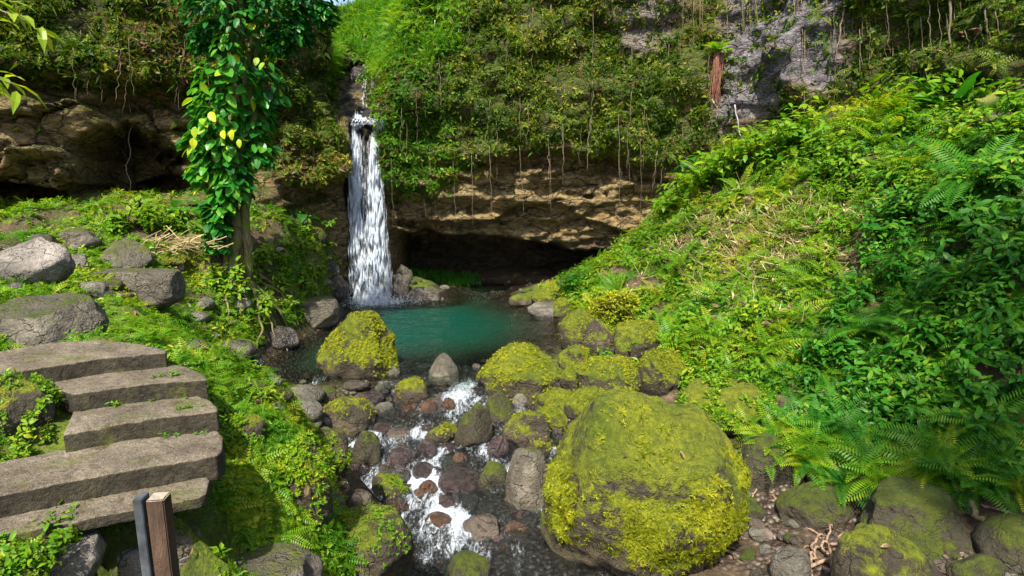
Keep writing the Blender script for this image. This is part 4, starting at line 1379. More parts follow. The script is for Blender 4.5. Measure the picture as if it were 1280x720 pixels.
def leaf_hi(L, W, fold=.15, droop=.22, heart=False):
    xs = (.0, .28, .62, 1.0)
    z = [0, .02 * L, -.05 * L * droop * 4, -droop * L]
    w1, w2 = (W * .5, W * .42) if heart else (W * .42, W * .46)
    V = [(0, 0, 0)]
    for x, w, zz in ((xs[1], w1, z[1]), (xs[2], w2, z[2])):
        V += [(x * L, w, zz + fold * w), (x * L, 0, zz), (x * L, -w, zz + fold * w)]
    V.append((L, 0, z[3]))
    F = [(0, 2, 1), (0, 3, 2), (1, 2, 5), (1, 5, 4), (2, 3, 6), (2, 6, 5), (4, 5, 7), (5, 6, 7)]
    return np.array(V, float), np.array(F)


def leaf_round(L, W, fold=.16, droop=.2):
    xs = np.array([.14, .4, .68, .9]) * L
    ws = np.array([.30, .5, .42, .2]) * W
    z = -droop * L * (xs / L) ** 2
    V = [(0, 0, 0)]
    for x, w, zz in zip(xs, ws, z):
        V += [(x, w, zz + fold * w), (x, 0, zz), (x, -w, zz + fold * w)]
    V.append((L, 0, -droop * L))
    F = [(0, 2, 1), (0, 3, 2)]
    for k in range(3):
        a = 1 + 3 * k
        F += [(a, a + 1, a + 4), (a, a + 4, a + 3), (a + 1, a + 2, a + 5), (a + 1, a + 5, a + 4)]
    F += [(10, 11, 13), (11, 12, 13)]
    return np.array(V, float), np.array(F)


def orient(V, az, el, roll=0.0):
    """leaf along +x turned to azimuth az, elevation el"""
    c, s = math.cos(roll), math.sin(roll)
    V = V @ np.array([[1, 0, 0], [0, c, -s], [0, s, c]]).T
    c, s = math.cos(el), math.sin(el)
    V = V @ np.array([[c, 0, -s], [0, 1, 0], [s, 0, c]]).T
    c, s = math.cos(az), math.sin(az)
    return V @ np.array([[c, -s, 0], [s, c, 0], [0, 0, 1]]).T


def t_sprig(r, n=7, size=.09, w=.5, h=.08, hi=False, el=(-.2, .9)):
    parts = []
    az = r.uniform(0, 6.28)
    for i in range(n):
        az += 2.4 + r.normal(0, .3)
        L = size * r.uniform(.65, 1.25)
        V, F = (leaf_hi if hi else leaf_lo)(L, L * w * r.uniform(.8, 1.2))
        V = orient(V, az, r.uniform(*el), r.normal(0, .3)) + np.array([r.normal(0, .25 * size), r.normal(0, .25 * size), h * (i + .5) / n])
        parts.append((V, F, np.clip(r.normal(.45 + .25 * i / n, .13), 0, 1)))
    return merge(parts)


def frond(r, L, el0, bend, npair=11, wid=.36, tint=.5, narrow=False):
    n = npair + 1
    t = np.linspace(0, 1, n + 1)
    el = el0 - bend * t ** 1.2
    dx = np.cos(el) * L / n
    dz = np.sin(el) * L / n
    x = np.concatenate([[0], np.cumsum(dx)[:-1]])
    z = np.concatenate([[0], np.cumsum(dz)[:-1]])
    Vs, Fs, Ts = [], [], []
    k = 0
    for i in range(1, n + 1):
        tt = t[i]
        w = wid * L * (math.sin(math.pi * min(1, (tt * .82 + .16)) ** .9) ** .8 if not narrow else (1 - .55 * tt) * .9) * r.uniform(.9, 1.1)
        b = L / n * (.62 if not narrow else .5)
        ax = np.array([math.cos(el[i]), 0, math.sin(el[i])])
        c0 = np.array([x[i], 0, z[i]])
        for sgn in (1, -1):
            sd = np.array([.38 * ax[0], sgn, .38 * ax[2] - .18])
            sd /= np.linalg.norm(sd)
            v = np.array([c0 - ax * b * .1, c0 + sd * w * .5 * .5 + ax * b * .72, c0 + sd * w * .5, c0 + sd * w * .5 * .45 - ax * b * .42])
            Vs.append(v)
            Fs += [(k, k + 3, k + 2), (k, k + 2, k + 1)] if sgn > 0 else [(k, k + 2, k + 3), (k, k + 1, k + 2)]
            Ts += [tint + r.normal(0, .05) + .12 * tt] * 4
            k += 4
    # rachis
    rr = .010 * L
    rv = []
    for i in range(n + 1):
        rv += [(x[i], rr * (1 - .7 * t[i]), z[i]), (x[i], -rr * (1 - .7 * t[i]), z[i])]
    Vs.append(np.array(rv))
    for i in range(n):
        a = k + 2 * i
        Fs += [(a, a + 1, a + 3), (a, a + 3, a + 2)]
    Ts += [max(0.0, tint - .15)] * len(rv)
    return np.concatenate(Vs), np.array(Fs), np.clip(np.array(Ts), 0, 1)


def t_fern(r, n=8, L=.6, npair=12, el=(.5, 1.25), bend=(.9, 1.7), wid=.36, tint=.5, narrow=False):
    parts = []
    a0 = r.uniform(0, 6.28)
    for i in range(n):
        V, F, T = frond(r, L * r.uniform(.65, 1.1), r.uniform(*el), r.uniform(*bend), npair, wid, np.clip(tint + r.normal(0, .1), 0.05, .95), narrow)
        parts.append((orient(V, a0 + 6.283 * i / n + r.normal(0, .25), 0, r.normal(0, .15)), F, T))
    return merge(parts)


def t_shrub(r, stems=6, h=.55, leaf=.17, w=.48, per=9, hi=True, tint=.45):
    parts = []
    for s in range(stems):
        az, lean = r.uniform(0, 6.28), r.uniform(.1, .75)
        hh = h * r.uniform(.6, 1.15)
        t = np.linspace(0, 1, 6)
        P = np.stack([np.cos(az) * lean * hh * t ** 1.4, np.sin(az) * lean * hh * t ** 1.4, hh * t * (1 - .25 * t * lean)], -1)
        V, F = tube(P, np.linspace(.009, .004, 6), 4, False)
        parts.append((V, F, -.1))
        a = r.uniform(0, 6.28)
        for i in range(per):
            q = .25 + .75 * (i + 1) / per
            p = np.array([np.interp(q, t, P[:, k]) for k in range(3)])
            a += 2.5 + r.normal(0, .3)
            L = leaf * r.uniform(.65, 1.2)
            V, F = leaf_hi(L, L * w) if hi else leaf_lo(L, L * w)
            parts.append((orient(V, a, r.uniform(-.45, .5), r.normal(0, .25)) + p, F, np.clip(r.normal(tint + .2 * (q - .6), .13), 0.02, .98)))
    return merge(parts)


def t_hang(r, n=6, L=.2, w=.22, tint=.45, dead=0.0):
    """tuft of narrow leaves that hang down from a wall; local z points away from the wall"""
    parts = []
    for i in range(n):
        LL = L * r.uniform(.5, 1.2)
        V, F = leaf_lo(LL, LL * w, .15, .5)
        parts.append((orient(V, r.uniform(0, 6.28), r.uniform(-.1, .9), r.normal(0, .5)), F, 1.2 if r.random() < dead else np.clip(r.normal(tint, .16), 0, 1)))
    return merge(parts)


def t_grass(r, n=9, L=.25, tint=.6):
    parts = []
    for i in range(n):
        l = L * r.uniform(.5, 1.2)
        az, lean, wd = r.uniform(0, 6.28), r.uniform(.1, .8), .012 + .02 * l
        c = np.array([math.cos(az), math.sin(az), 0])
        sd = np.array([-c[1], c[0], 0])
        b = c * r.uniform(0, .06)
        V = np.array([b - sd * wd / 2, b + sd * wd / 2, b + c * lean * l * .35 + sd * wd * .45 + [0, 0, .6 * l], b + c * lean * l * .35 - sd * wd * .45 + [0, 0, .6 * l], b + c * lean * l + [0, 0, l * (.95 - .4 * lean)]])
        parts.append((V, np.array([(0, 1, 2), (0, 2, 3), (3, 2, 4)]), np.clip(r.normal(tint, .12), 0, 1)))
    return merge(parts)


def scatter(name, temps, P, D, scale, mat, jit=None, kind='stuff', parent=None, origin=None, tint=None, spin=None):
    """copies of templates at P with local z along D; one mesh"""
    n = len(P)
    P = np.asarray(P, float)
    D = np.asarray(D, float)
    D = D / (np.linalg.norm(D, axis=1)[:, None] + 1e-9)
    a = rng.normal(size=(n, 3))
    if spin is not None:
        a = spin + rng.normal(0, .35, (n, 3))
    X = a - (a * D).sum(1)[:, None] * D
    X /= np.linalg.norm(X, axis=1)[:, None] + 1e-9
    Yv = np.cross(D, X)
    R = np.stack([X, Yv, D], -1)
    pick = rng.integers(0, len(temps), n)
    Vs, Fs, Ts, off = [], [], [], 0
    tj = rng.normal(0, .10, n) if tint is None else np.asarray(tint) + rng.normal(0, .08, n)
    for k, (V, F, T) in enumerate(temps):
        s = np.where(pick == k)[0]
        if not len(s):
            continue
        VV = np.einsum('nij,vj->nvi', R[s], V) * scale[s][:, None, None] + P[s][:, None, :]
        TT = np.where((T[None] >= 0) & (T[None] <= 1), np.clip(T[None] + tj[s][:, None], 0, 1), T[None])
        FF = F[None] + (off + np.arange(len(s)) * len(V))[:, None, None]
        Vs.append(VV.reshape(-1, 3))
        Fs.append(FF.reshape(-1, 3))
        Ts.append(TT.ravel())
        off += len(s) * len(V)
    V = np.concatenate(Vs)
    if origin is not None:
        V = V - np.asarray(origin)
    me = mesh_np(name, V, np.concatenate(Fs), {'tint': np.concatenate(Ts)}, smooth=False)
    o = link(name, me, M[mat], parent)
    if kind:
        o['kind'] = kind
    return o


def surf(V, F, weight, n, seed=None):
    """random points on a mesh, density ~ weight at the vertices"""
    if F.shape[1] == 4:
        F = np.concatenate([F[:, [0, 1, 2]], F[:, [0, 2, 3]]])
    a, b, c = V[F[:, 0]], V[F[:, 1]], V[F[:, 2]]
    N = np.cross(b - a, c - a)
    A = np.linalg.norm(N, axis=1) * .5
    w = weight[F].mean(1) * A
    cw = np.cumsum(w)
    if cw[-1] <= 0:
        return np.zeros((0, 3)), np.zeros((0, 3))
    k = np.searchsorted(cw, rng.random(n) * cw[-1])
    k = np.minimum(k, len(F) - 1)
    r1, r2 = np.sqrt(rng.random(n)), rng.random(n)
    P = a[k] * (1 - r1)[:, None] + b[k] * (r1 * (1 - r2))[:, None] + c[k] * (r1 * r2)[:, None]
    Nn = N[k] / (2 * A[k][:, None] + 1e-12)
    return P, Nn


r0 = np.random.default_rng(99)
# ---- cliff foliage ------------------------------------------------
up = np.array([0, 0, 1.0])
uC, vC = project(CV)
frame_w = ((uC > -170) & (uC < 1450) & (vC > -140) & (vC < 860)).astype(float)
clump = 0.42 + 0.9 * fbm(CV * .8 + 5, 3) + .7 * fbm(CV * np.array([1.6, 1.6, .35]) + 15, 2)
w = veg * frame_w * np.clip(clump, .06, 1.4)
# CF normals: make them face the gorge
P, N = surf(CV, CF, w, 16500)
toC = np.array([0, 0, CAM_Z]) - P
N = np.where(((N * toC).sum(1) < 0)[:, None], -N, N)
D = N * .9 + up * .15 + rng.normal(0, .35, P.shape)
temps = [t_sprig(r0, 8, .11, .5, .08) for _ in range(4)] + [t_hang(r0, 7, .26, .18, .5, .10) for _ in range(4)] + [t_sprig(r0, 9, .075, .6, .06) for _ in range(3)]
tz = fbm(P * .45 + 11, 3)
sc_ = rng.uniform(.55, 1.35, len(P))
scatter('cliff_foliage', temps, P, D, sc_, 'leaf_olive', tint=.22 * tz - .05)
# brighter green herbs in patches
w2 = veg * frame_w * (1 - cleft) * np.clip(1.6 * fbm(CV * .55 + 60, 3) + .25, 0, 1.5) + frame_w * .10 * (zC > 4.2) * (1 - wet_dark) * np.clip(fbm(CV * 1.2 + 9, 2), 0, 1)
w2 += frame_w * band(470, 480, 545, 580, sC) * band(3.6, 4.4, 6.5, 7.5, zC) * 1.6
w2 += frame_w * band(425, 432, 540, 580, sC) * sm(8.2, 9, zC) * 1.0 * (1 - cleft)
brt = band(425, 432, 540, 600, sC) * sm(3.6, 4.4, zC)
P, N = surf(CV, CF, w2 * brt, 2600)
N = np.where(((N * (np.array([0, 0, CAM_Z]) - P)).sum(1) < 0)[:, None], -N, N)
temps = [t_sprig(r0, 8, .14, .55, .12) for _ in range(4)] + [t_fern(r0, 5, .34, 8, (.2, .9), (.9, 1.8), .34, .55) for _ in range(3)]
scatter('cliff_herbs', temps, P, N * .8 + up * .35 + rng.normal(0, .3, P.shape), rng.uniform(.6, 1.3, len(P)), 'leaf_sun', tint=.2 * fbm(P * .5, 2) - .1)
P, N = surf(CV, CF, w2 * (1 - brt), 5200)
N = np.where(((N * (np.array([0, 0, CAM_Z]) - P)).sum(1) < 0)[:, None], -N, N)
scatter('cliff_ferns', temps, P, N * .8 + up * .2 + rng.normal(0, .3, P.shape), rng.uniform(.5, 1.2, len(P)), 'leaf_olive', tint=.25 * fbm(P * .5, 2) + .08)
# dead hanging leaves, mostly upper left and around the tree
w3 = veg * frame_w * (band(150, 185, 410, 430, sC) * .8 + .18) * np.clip(.4 + 1.3 * fbm(CV * .7 + 21, 3), 0, 1.6)
P, N = surf(CV, CF, w3, 2700)
N = np.where(((N * (np.array([0, 0, CAM_Z]) - P)).sum(1) < 0)[:, None], -N, N)
temps = [t_hang(r0, 4, .24, .26, .8, .85) for _ in range(5)]
scatter('dead_hanging_leaves', temps, P, N * .7 - up * .5 + rng.normal(0, .25, P.shape), rng.uniform(.5, 1.2, len(P)), 'leaf_olive')

# ---- the right slope ---------------------------------------------
uT, vT = project(TV)
tf = ((uT > -160) & (uT < 1460) & (vT > -120) & (vT < 880) & (TV[:, 1] > 1.5)).astype(float)
right = tf * sm(.8, 2.6, xs + .0 * ys) * (1 - sm(23, 24.5, ys)) * sm(.05, .5, TV[:, 2]) * (1 - gravel) * (ys > 6.5)
right *= np.where(sdp > -.35, 0, 1)
w = right * np.clip(.55 + 1.1 * fbm(TV * 1.1, 3), .06, 1.5)
P, N = surf(TV, TF, w, 11500)
N = np.where((N[:, 2] < 0)[:, None], -N, N)
uu, vv = project(P)
shade = sm(980, 1130, uu + (vv - 330) * .35)       # the big-leaved plants of the far right, shade partly painted as darker green
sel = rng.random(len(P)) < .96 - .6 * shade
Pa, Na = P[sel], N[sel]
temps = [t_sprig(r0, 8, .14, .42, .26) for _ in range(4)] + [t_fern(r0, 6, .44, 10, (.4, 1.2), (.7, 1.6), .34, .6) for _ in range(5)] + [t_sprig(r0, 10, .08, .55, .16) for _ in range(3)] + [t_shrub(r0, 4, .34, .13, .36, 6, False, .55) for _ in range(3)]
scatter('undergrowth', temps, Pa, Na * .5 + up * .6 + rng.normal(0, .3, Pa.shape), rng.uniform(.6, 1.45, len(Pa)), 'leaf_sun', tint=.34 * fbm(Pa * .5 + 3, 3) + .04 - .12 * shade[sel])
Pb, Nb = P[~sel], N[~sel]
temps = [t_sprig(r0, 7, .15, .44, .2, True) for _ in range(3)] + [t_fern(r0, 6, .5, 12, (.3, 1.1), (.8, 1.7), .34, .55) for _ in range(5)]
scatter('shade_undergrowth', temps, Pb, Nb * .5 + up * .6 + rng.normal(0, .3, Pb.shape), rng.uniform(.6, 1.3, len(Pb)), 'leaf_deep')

# dry stems and straw lying on the sunlit part
w = right * np.exp(-(((uT - 925) / 75) ** 2 + ((vT - 318) / 55) ** 2)) + .5 * right * np.exp(-(((uT - 1010) / 90) ** 2 + ((vT - 300) / 40) ** 2))
P, N = surf(TV, TF, w, 430)
st = []
for k in range(5):
    pp = []
    for i in range(4):
        L = r0.uniform(.25, .6)
        q = wander((0, 0, 0), orient(np.array([[L, 0, 0]]), r0.uniform(0, 6.28), r0.uniform(0, 1.1))[0], 5, .05, 1, r0.uniform(0, 50))
        V, F = tube(q, .006, 3, False)
        pp.append((V, F, r0.uniform(.2, 1)))
    for i in range(3):
        V, F = leaf_lo(.22, .035)
        pp.append((orient(V, r0.uniform(0, 6.28), r0.uniform(-.3, .9)) + np.array([0, 0, .1]), F, r0.uniform(.3, 1)))
    st.append(merge(pp))
P[:, 2] += rng.uniform(.02, .25, len(P))
scatter('dry_stems', st, P, up + rng.normal(0, .35, P.shape), rng.uniform(.7, 1.3, len(P)), 'straw')

# ---- left bank, terrace, far shore -------------------------------
left = tf * (1 - sm(-2.2, -1.2, xs)) * sm(.05, .35, TV[:, 2]) * (1 - gravel) * (ys < 22.5)
left *= np.where(sdp > -.25, 0, 1)
path = np.exp(-(((uT - 150) / 110) ** 2 + ((vT - 375) / 30) ** 2))
w = left * np.clip(.45 + 1.5 * fbm(TV * .9 + 31, 3), .02, 1.5) * (1 - .75 * path) * (1 / (1 + .012 * np.maximum(0, ys) ** 2))
STP = [np.array([at_z(u, v, z)[:2] for u, v in px]) for z, px, th in STEPS]
for pg in STP:
    w = w * (poly_sd(xs, ys, pg) < -.03)
P, N = surf(TV, TF, w, 15000)
N = np.where((N[:, 2] < 0)[:, None], -N, N)
ok = np.ones(len(P), bool)
for pg in STP:
    ok &= poly_sd(P[:, 0], P[:, 1], pg) < -.02
P, N = P[ok], N[ok]
near = np.clip((P[:, 1] - 2.5) / 10, 0, 1)
temps = [t_sprig(r0, 9, .042, .55, .05) for _ in range(5)] + [t_sprig(r0, 7, .055, .45, .08) for _ in range(3)] + [t_fern(r0, 6, .17, 9, (.3, 1.0), (.7, 1.5), .38, .6) for _ in range(3)]
scatter('ground_cover', temps, P, N * .6 + up * .5 + rng.normal(0, .3, P.shape), rng.uniform(.6, 1.3, len(P)) * (.85 + .95 * near), 'leaf_sun', tint=.3 * fbm(P * .6 + 3, 3) - .02)
# fern bank right of the steps is denser still
bank = tf * np.exp(-(((uT - 330) / 75) ** 2 + ((vT - 590) / 95) ** 2)) * (TV[:, 2] > .2) * (ys < 9)
bank = np.maximum(bank, .8 * tf * np.exp(-(((uT - 260) / 60) ** 2 + ((vT - 460) / 40) ** 2)) * (ys < 9.5) * (TV[:, 2] > .8))
for pg in STP:
    bank = bank * (poly_sd(xs, ys, pg) < -.03)
P, N = surf(TV, TF, bank * np.clip(.5 + 1.4 * fbm(TV * 1.6 + 71, 3), .05, 2), 7000)
N = np.where((N[:, 2] < 0)[:, None], -N, N)
temps = [t_sprig(r0, 9, .036, .6, .04) for _ in range(5)] + [t_fern(r0, 6, .15, 9, (.3, 1.0), (.7, 1.5), .38, .55) for _ in range(2)]
scatter('bank_cover', temps, P, N * .8 + up * .3 + rng.normal(0, .3, P.shape), rng.uniform(.5, 1.2, len(P)) + .9 * (rng.random(len(P)) < .12), 'leaf_sun', tint=.4 * fbm(P * 1.1 + 3, 3) + .05)

# grass: below the cave, on the cleft, far shore
shore = tf * band(24.6, 25.1, 26.0, 26.8, ys) * band(-5.8, -4.9, -2.6, -1.2, xs)
P, N = surf(TV, TF, shore, 800)
scatter('grass', [t_grass(r0, 9, .32, .62) for _ in range(5)], P, up + rng.normal(0, .15, P.shape), rng.uniform(.6, 1.3, len(P)), 'leaf_deep', tint=-.05)
w = frame_w * (1 - cleft) * band(420, 436, 540, 600, sC) * sm(8.5, 9.3, zC) * np.clip(.5 + fbm(CV * .6, 2), .1, 1)
P, N = surf(CV, CF, w, 3800)
N = np.where(((N * (np.array([0, 0, CAM_Z]) - P)).sum(1) < 0)[:, None], -N, N)
scatter('cleft_grass', [t_grass(r0, 9, .5, .55) for _ in range(4)] + [t_fern(r0, 6, .5, 9, (.3, 1.0), (.8, 1.6), .34, .65) for _ in range(2)], P, N * .6 + up * .7 + rng.normal(0, .25, P.shape), rng.uniform(.6, 1.4, len(P)), 'leaf_sun', tint=-.04)

# ---- tufts on the boulders ---------------------------------------
tm = {'moss': [t_sprig(r0, 9, .024, .6, .022) for _ in range(6)],
      'leaf': [t_sprig(r0, 8, .055, .6, .05) for _ in range(4)] + [t_sprig(r0, 6, .07, .4, .06) for _ in range(2)],
      'small': [t_sprig(r0, 9, .026, .6, .025) for _ in range(5)],
      'fern': [t_fern(r0, 7, .085, 8, (.2, 1.0), (.6, 1.4), .40, .6) for _ in range(4)] + [t_sprig(r0, 8, .032, .5, .03) for _ in range(4)]}
for o, V, F, n, tk in TUFTED:
    a, b, c = V[F[:, 0]], V[F[:, 1]], V[F[:, 2]]
    Nv = np.zeros_like(V)
    fn = np.cross(b - a, c - a)
    for k in range(3):
        np.add.at(Nv, F[:, k], fn)
    Nv /= np.linalg.norm(Nv, axis=1)[:, None] + 1e-9
    wt = np.clip(.35 + Nv[:, 2], 0, 1) * np.clip(.35 + 1.6 * fbm(V * 1.7 + n, 3), 0, 1.5)
    cen = (V.max(0) + V.min(0)) / 2
    if tk == 'fern':
        # a skirt of small ferns hangs round the lower flank
        hz = (V[:, 2] - V[:, 2].min()) / (np.ptp(V[:, 2]))
        fr = Nv[:, 1] < .3
        wt = .30 * wt * (hz > .45) * np.clip(.2 + 2.6 * fbm(V * .9 + 44, 2), 0, 2) + 1.5 * band(.43, .50, .62, .76, hz + .10 * fbm(V * 1.2, 2)) * fr * np.clip(.5 + 1.3 * fbm(V * 1.3 + 4, 2), 0.05, 1.5)
    if tk == 'moss':
        n = int(n * 2.4)
    P, N = surf(V, F, wt, n)
    if not len(P):
        continue
    N = np.where(((N * (P - cen)).sum(1) < 0)[:, None], -N, N)
    sz = float(np.ptp(V[:, 0]))
    k = {'moss': np.clip(.6 + .35 * sz, .7, 1.5), 'leaf': np.clip(.6 + .25 * sz, .7, 1.2), 'small': 1.0, 'fern': 1.25}[tk]
    if tk == 'fern':
        DD = N * .9 - up * .1
    else:
        DD = N * .9 + up * .3
    t = scatter('moss_tufts' if tk == 'moss' else 'fern_tufts' if tk == 'fern' else 'leaf_tufts', tm[tk], P, DD + rng.normal(0, .25, P.shape), k * rng.uniform(.6, 1.35, len(P)),
                'leaf_sun' if tk in ('leaf', 'small') else 'moss_leaf', parent=o, origin=o.location, tint=.10)

# ------------------------------------------------------------------ single plants (each an object)
def tmesh(name, T, mat):
    me = mesh_np(name, T[0], T[1], {'tint': T[2]}, smooth=False)
    me.materials.append(M[mat])
    return me


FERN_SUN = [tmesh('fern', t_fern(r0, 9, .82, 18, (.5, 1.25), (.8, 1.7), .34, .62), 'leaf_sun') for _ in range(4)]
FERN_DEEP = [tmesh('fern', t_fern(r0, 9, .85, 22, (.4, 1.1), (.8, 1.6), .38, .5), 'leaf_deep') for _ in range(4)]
FERN_SMALL = [tmesh('fern', t_fern(r0, 8, .24, 12, (.3, 1.1), (.7, 1.5), .36, .62), 'leaf_sun') for _ in range(3)]
FERN_OLIVE = [tmesh('fern', t_fern(r0, 7, .62, 10, (.0, .8), (1.0, 2.0), .30, .62), 'leaf_olive') for _ in range(4)]
SHRUB = [tmesh('broadleaf_shrub', t_shrub(r0, 8, .75, .19, .42, 11, True, .5), 'leaf_deep') for _ in range(5)]
SHRUB_SUN = [tmesh('leafy_herb', t_shrub(r0, 6, .55, .17, .42, 9, True, .58), 'leaf_sun') for _ in range(4)]
HERB_S = [tmesh('leafy_herb', t_shrub(r0, 5, .16, .065, .5, 6, True, .6), 'leaf_sun') for _ in range(3)]


def put(name, me, u, v, label, cat, group, scale=1.0, lean=.5, what='both', tiltmax=.25, lift=0.0):
    p, nn, d = hit(u, v, what)
    if d > 60:
        return None
    D = (Vector(nn) * lean + Vector((0, 0, 1)) * (1 - lean) + Vector(rng.normal(0, tiltmax, 3))).normalized()
    q = D.to_track_quat('Z', 'Y') @ Matrix.Rotation(rng.uniform(0, 6.28), 3, 'Z').to_quaternion()
    o = bpy.data.objects.new(name, me)
    COL.objects.link(o)
    o.location = p + Vector(nn) * lift
    o.rotation_euler = q.to_euler()
    o.scale = (scale,) * 3
    return thing(o, label, cat, group)


def inside(poly):
    P = np.array(poly, float)
    lo, hi = P.min(0), P.max(0)
    while True:
        q = lo + (hi - lo) * rng.random(2)
        if poly_sd(q[:1], q[1:], P)[0] > 0:
            return q


def many(n, poly, name, meshes, label, cat, group, smin, smax, lean=.5, what='both', tilt=.25, lift=0.0):
    for i in range(n):
        u, v = inside(poly)
        put(name, meshes[rng.integers(len(meshes))], u, v, label, cat, group, rng.uniform(smin, smax), lean, what, tilt, lift)


SUNNY = [(790, 300), (900, 215), (1010, 190), (1060, 260), (1040, 360), (1000, 430), (960, 500), (880, 470), (830, 440), (760, 395)]
DARKR = [(1080, 300), (1290, 220), (1290, 600), (1210, 610), (1080, 590), (1000, 540), (1010, 440), (1060, 380)]
UPR = [(900, 215), (1010, 165), (1130, 150), (1290, 110), (1290, 230), (1080, 290), (1000, 240)]
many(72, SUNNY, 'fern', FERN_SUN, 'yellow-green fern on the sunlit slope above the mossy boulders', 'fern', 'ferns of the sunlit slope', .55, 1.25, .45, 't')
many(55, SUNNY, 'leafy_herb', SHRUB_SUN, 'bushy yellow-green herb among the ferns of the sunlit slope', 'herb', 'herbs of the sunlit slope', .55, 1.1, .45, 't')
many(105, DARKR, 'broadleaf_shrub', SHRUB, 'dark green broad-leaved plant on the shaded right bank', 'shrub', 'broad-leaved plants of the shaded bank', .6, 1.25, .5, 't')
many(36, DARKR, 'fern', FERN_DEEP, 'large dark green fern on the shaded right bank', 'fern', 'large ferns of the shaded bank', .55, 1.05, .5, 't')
many(60, UPR, 'leafy_herb', SHRUB_SUN, 'bright green leafy herb on the upper right slope below the cliff', 'herb', 'herbs of the upper right slope', .7, 1.5, .4, 't')
many(14, UPR, 'fern', FERN_SUN, 'green fern on the upper right slope below the cliff', 'fern', 'ferns of the upper right slope', .7, 1.4, .4, 't')
many(26, [(930, 540), (1000, 520), (1100, 560), (1280, 580), (1280, 635), (1080, 610), (990, 600), (925, 585)], 'fern', FERN_DEEP, 'arching fern drooping over the dark boulders at the foot of the right bank', 'fern', 'ferns over the right boulders', .6, 1.1, .6, 't', .25, .15)
CLW = [(480, 60), (860, 60), (880, 200), (640, 195), (540, 230), (480, 210)]
many(12, CLW, 'fern', FERN_OLIVE, 'small olive fern hanging on the green cliff right of the waterfall', 'fern', 'cliff ferns right of the waterfall', .5, 1.15, .75, 'c')
many(12, [(0, 0), (240, 0), (430, 60), (430, 190), (330, 200), (260, 80), (0, 75)], 'fern', FERN_OLIVE, 'small olive fern hanging on the cliff left of the waterfall', 'fern', 'cliff ferns left of the waterfall', .45, 1.0, .75, 'c')
many(14, [(1000, 0), (1280, 0), (1280, 110), (1130, 140), (1000, 150)], 'fern', FERN_OLIVE, 'yellow-green fern on the cliff above the right slope', 'fern', 'cliff ferns above the right slope', .5, 1.2, .7, 'c')
many(14, [(430, 0), (520, 0), (500, 90), (470, 60), (440, 60)], 'fern', FERN_SUN, 'bright fern lining the cleft above the waterfall', 'fern', 'ferns of the cleft', .6, 1.3, .4, 'c')
many(20, [(215, 430), (262, 440), (330, 500), (400, 590), (390, 680), (300, 690), (262, 600), (285, 520)], 'fern', FERN_SMALL, 'small bright fern on the bank beside the steps', 'fern', 'ferns of the bank by the steps', .6, 1.3, .6, 't')
many(24, [(130, 400), (220, 395), (330, 380), (330, 430), (250, 440), (140, 425)], 'fern', FERN_SMALL, 'low bright fern on the ground beyond the top step', 'fern', 'ferns beyond the top step', .9, 1.8, .4, 't')
many(30, [(120, 270), (230, 265), (300, 300), (230, 300), (140, 295)], 'leafy_herb', HERB_S, 'leafy herb below the left cliff', 'herb', 'herbs below the left cliff', 1.8, 3.4, .3, 't')
many(26, [(270, 335), (345, 335), (365, 395), (330, 400), (262, 380)], 'leafy_herb', HERB_S, 'leafy yellow-green herb around the roots of the vine tree', 'herb', 'herbs around the vine tree roots', 1.8, 3.4, .3, 't')
many(30, [(310, 290), (420, 280), (430, 330), (360, 370), (310, 340)], 'leafy_herb', HERB_S, 'leafy yellow-green herb on the bank left of the waterfall', 'herb', 'herbs left of the waterfall', 1.8, 3.2, .3, 't')
many(24, [(0, 480), (80, 500), (70, 560), (0, 590)], 'leafy_herb', HERB_S, 'small leafy herb in the corner left of the steps', 'herb', 'herbs left of the steps', .5, 1.0, .4, 't')
many(16, [(0, 670), (60, 690), (40, 720), (0, 720)], 'leafy_herb', HERB_S, 'small leafy herb at the bottom left corner of the picture', 'herb', 'herbs at the bottom left', .5, .95, .4, 't')
many(18, [(60, 645), (160, 650), (150, 670), (60, 690)], 'leafy_herb', HERB_S, 'little herb growing under the lowest step', 'herb', 'herbs under the lowest step', .5, 1.0, .3, 't')
many(16, [(245, 520), (285, 500), (290, 560), (265, 600)], 'leafy_herb', HERB_S, 'small leafy herb against the right ends of the steps', 'herb', 'herbs at the right step ends', .6, 1.2, .4, 't')

RIDGE = [(815, 262), (860, 228), (940, 190), (1010, 160), (1130, 130), (1285, 92), (1285, 125), (1130, 165), (1010, 195), (940, 225), (860, 262)]
many(30, RIDGE, 'leafy_herb', SHRUB_SUN, 'tall leafy herb on the upper rim of the right slope against the cliff', 'herb', 'tall herbs along the rim of the right slope', 1.4, 2.3, .2, 't')
many(22, RIDGE, 'fern', FERN_SUN, 'tall arching fern on the upper rim of the right slope against the cliff', 'fern', 'tall ferns along the rim of the right slope', 1.2, 1.8, .2, 't')
JOINT = [tmesh('joint_herb', t_sprig(r0, 9, .05, .5, .05, True), 'leaf_sun') for _ in range(3)]
for k, (zt, ua, va, ub, vb) in enumerate([(2.52, 62, 474, 208, 455), (2.36, 98, 514, 246, 494), (2.20, 98, 560, 262, 541), (2.03, 20, 640, 250, 590), (2.52, 150, 478, 252, 466), (2.36, 180, 518, 268, 506)]):
    for i in range(5):
        tt = rng.random()
        q_ = at_z(ua + (ub - ua) * tt, va + (vb - va) * tt, zt)
        o = bpy.data.objects.new('joint_herb', JOINT[rng.integers(3)])
        COL.objects.link(o)
        o.location = q_
        o.rotation_euler = (rng.normal(0, .2), rng.normal(0, .2), rng.uniform(0, 6))
        o.scale = (rng.uniform(.4, 1.0),) * 3
        thing(o, 'tiny herb growing on the concrete steps', 'herb', 'tiny herbs on the steps')
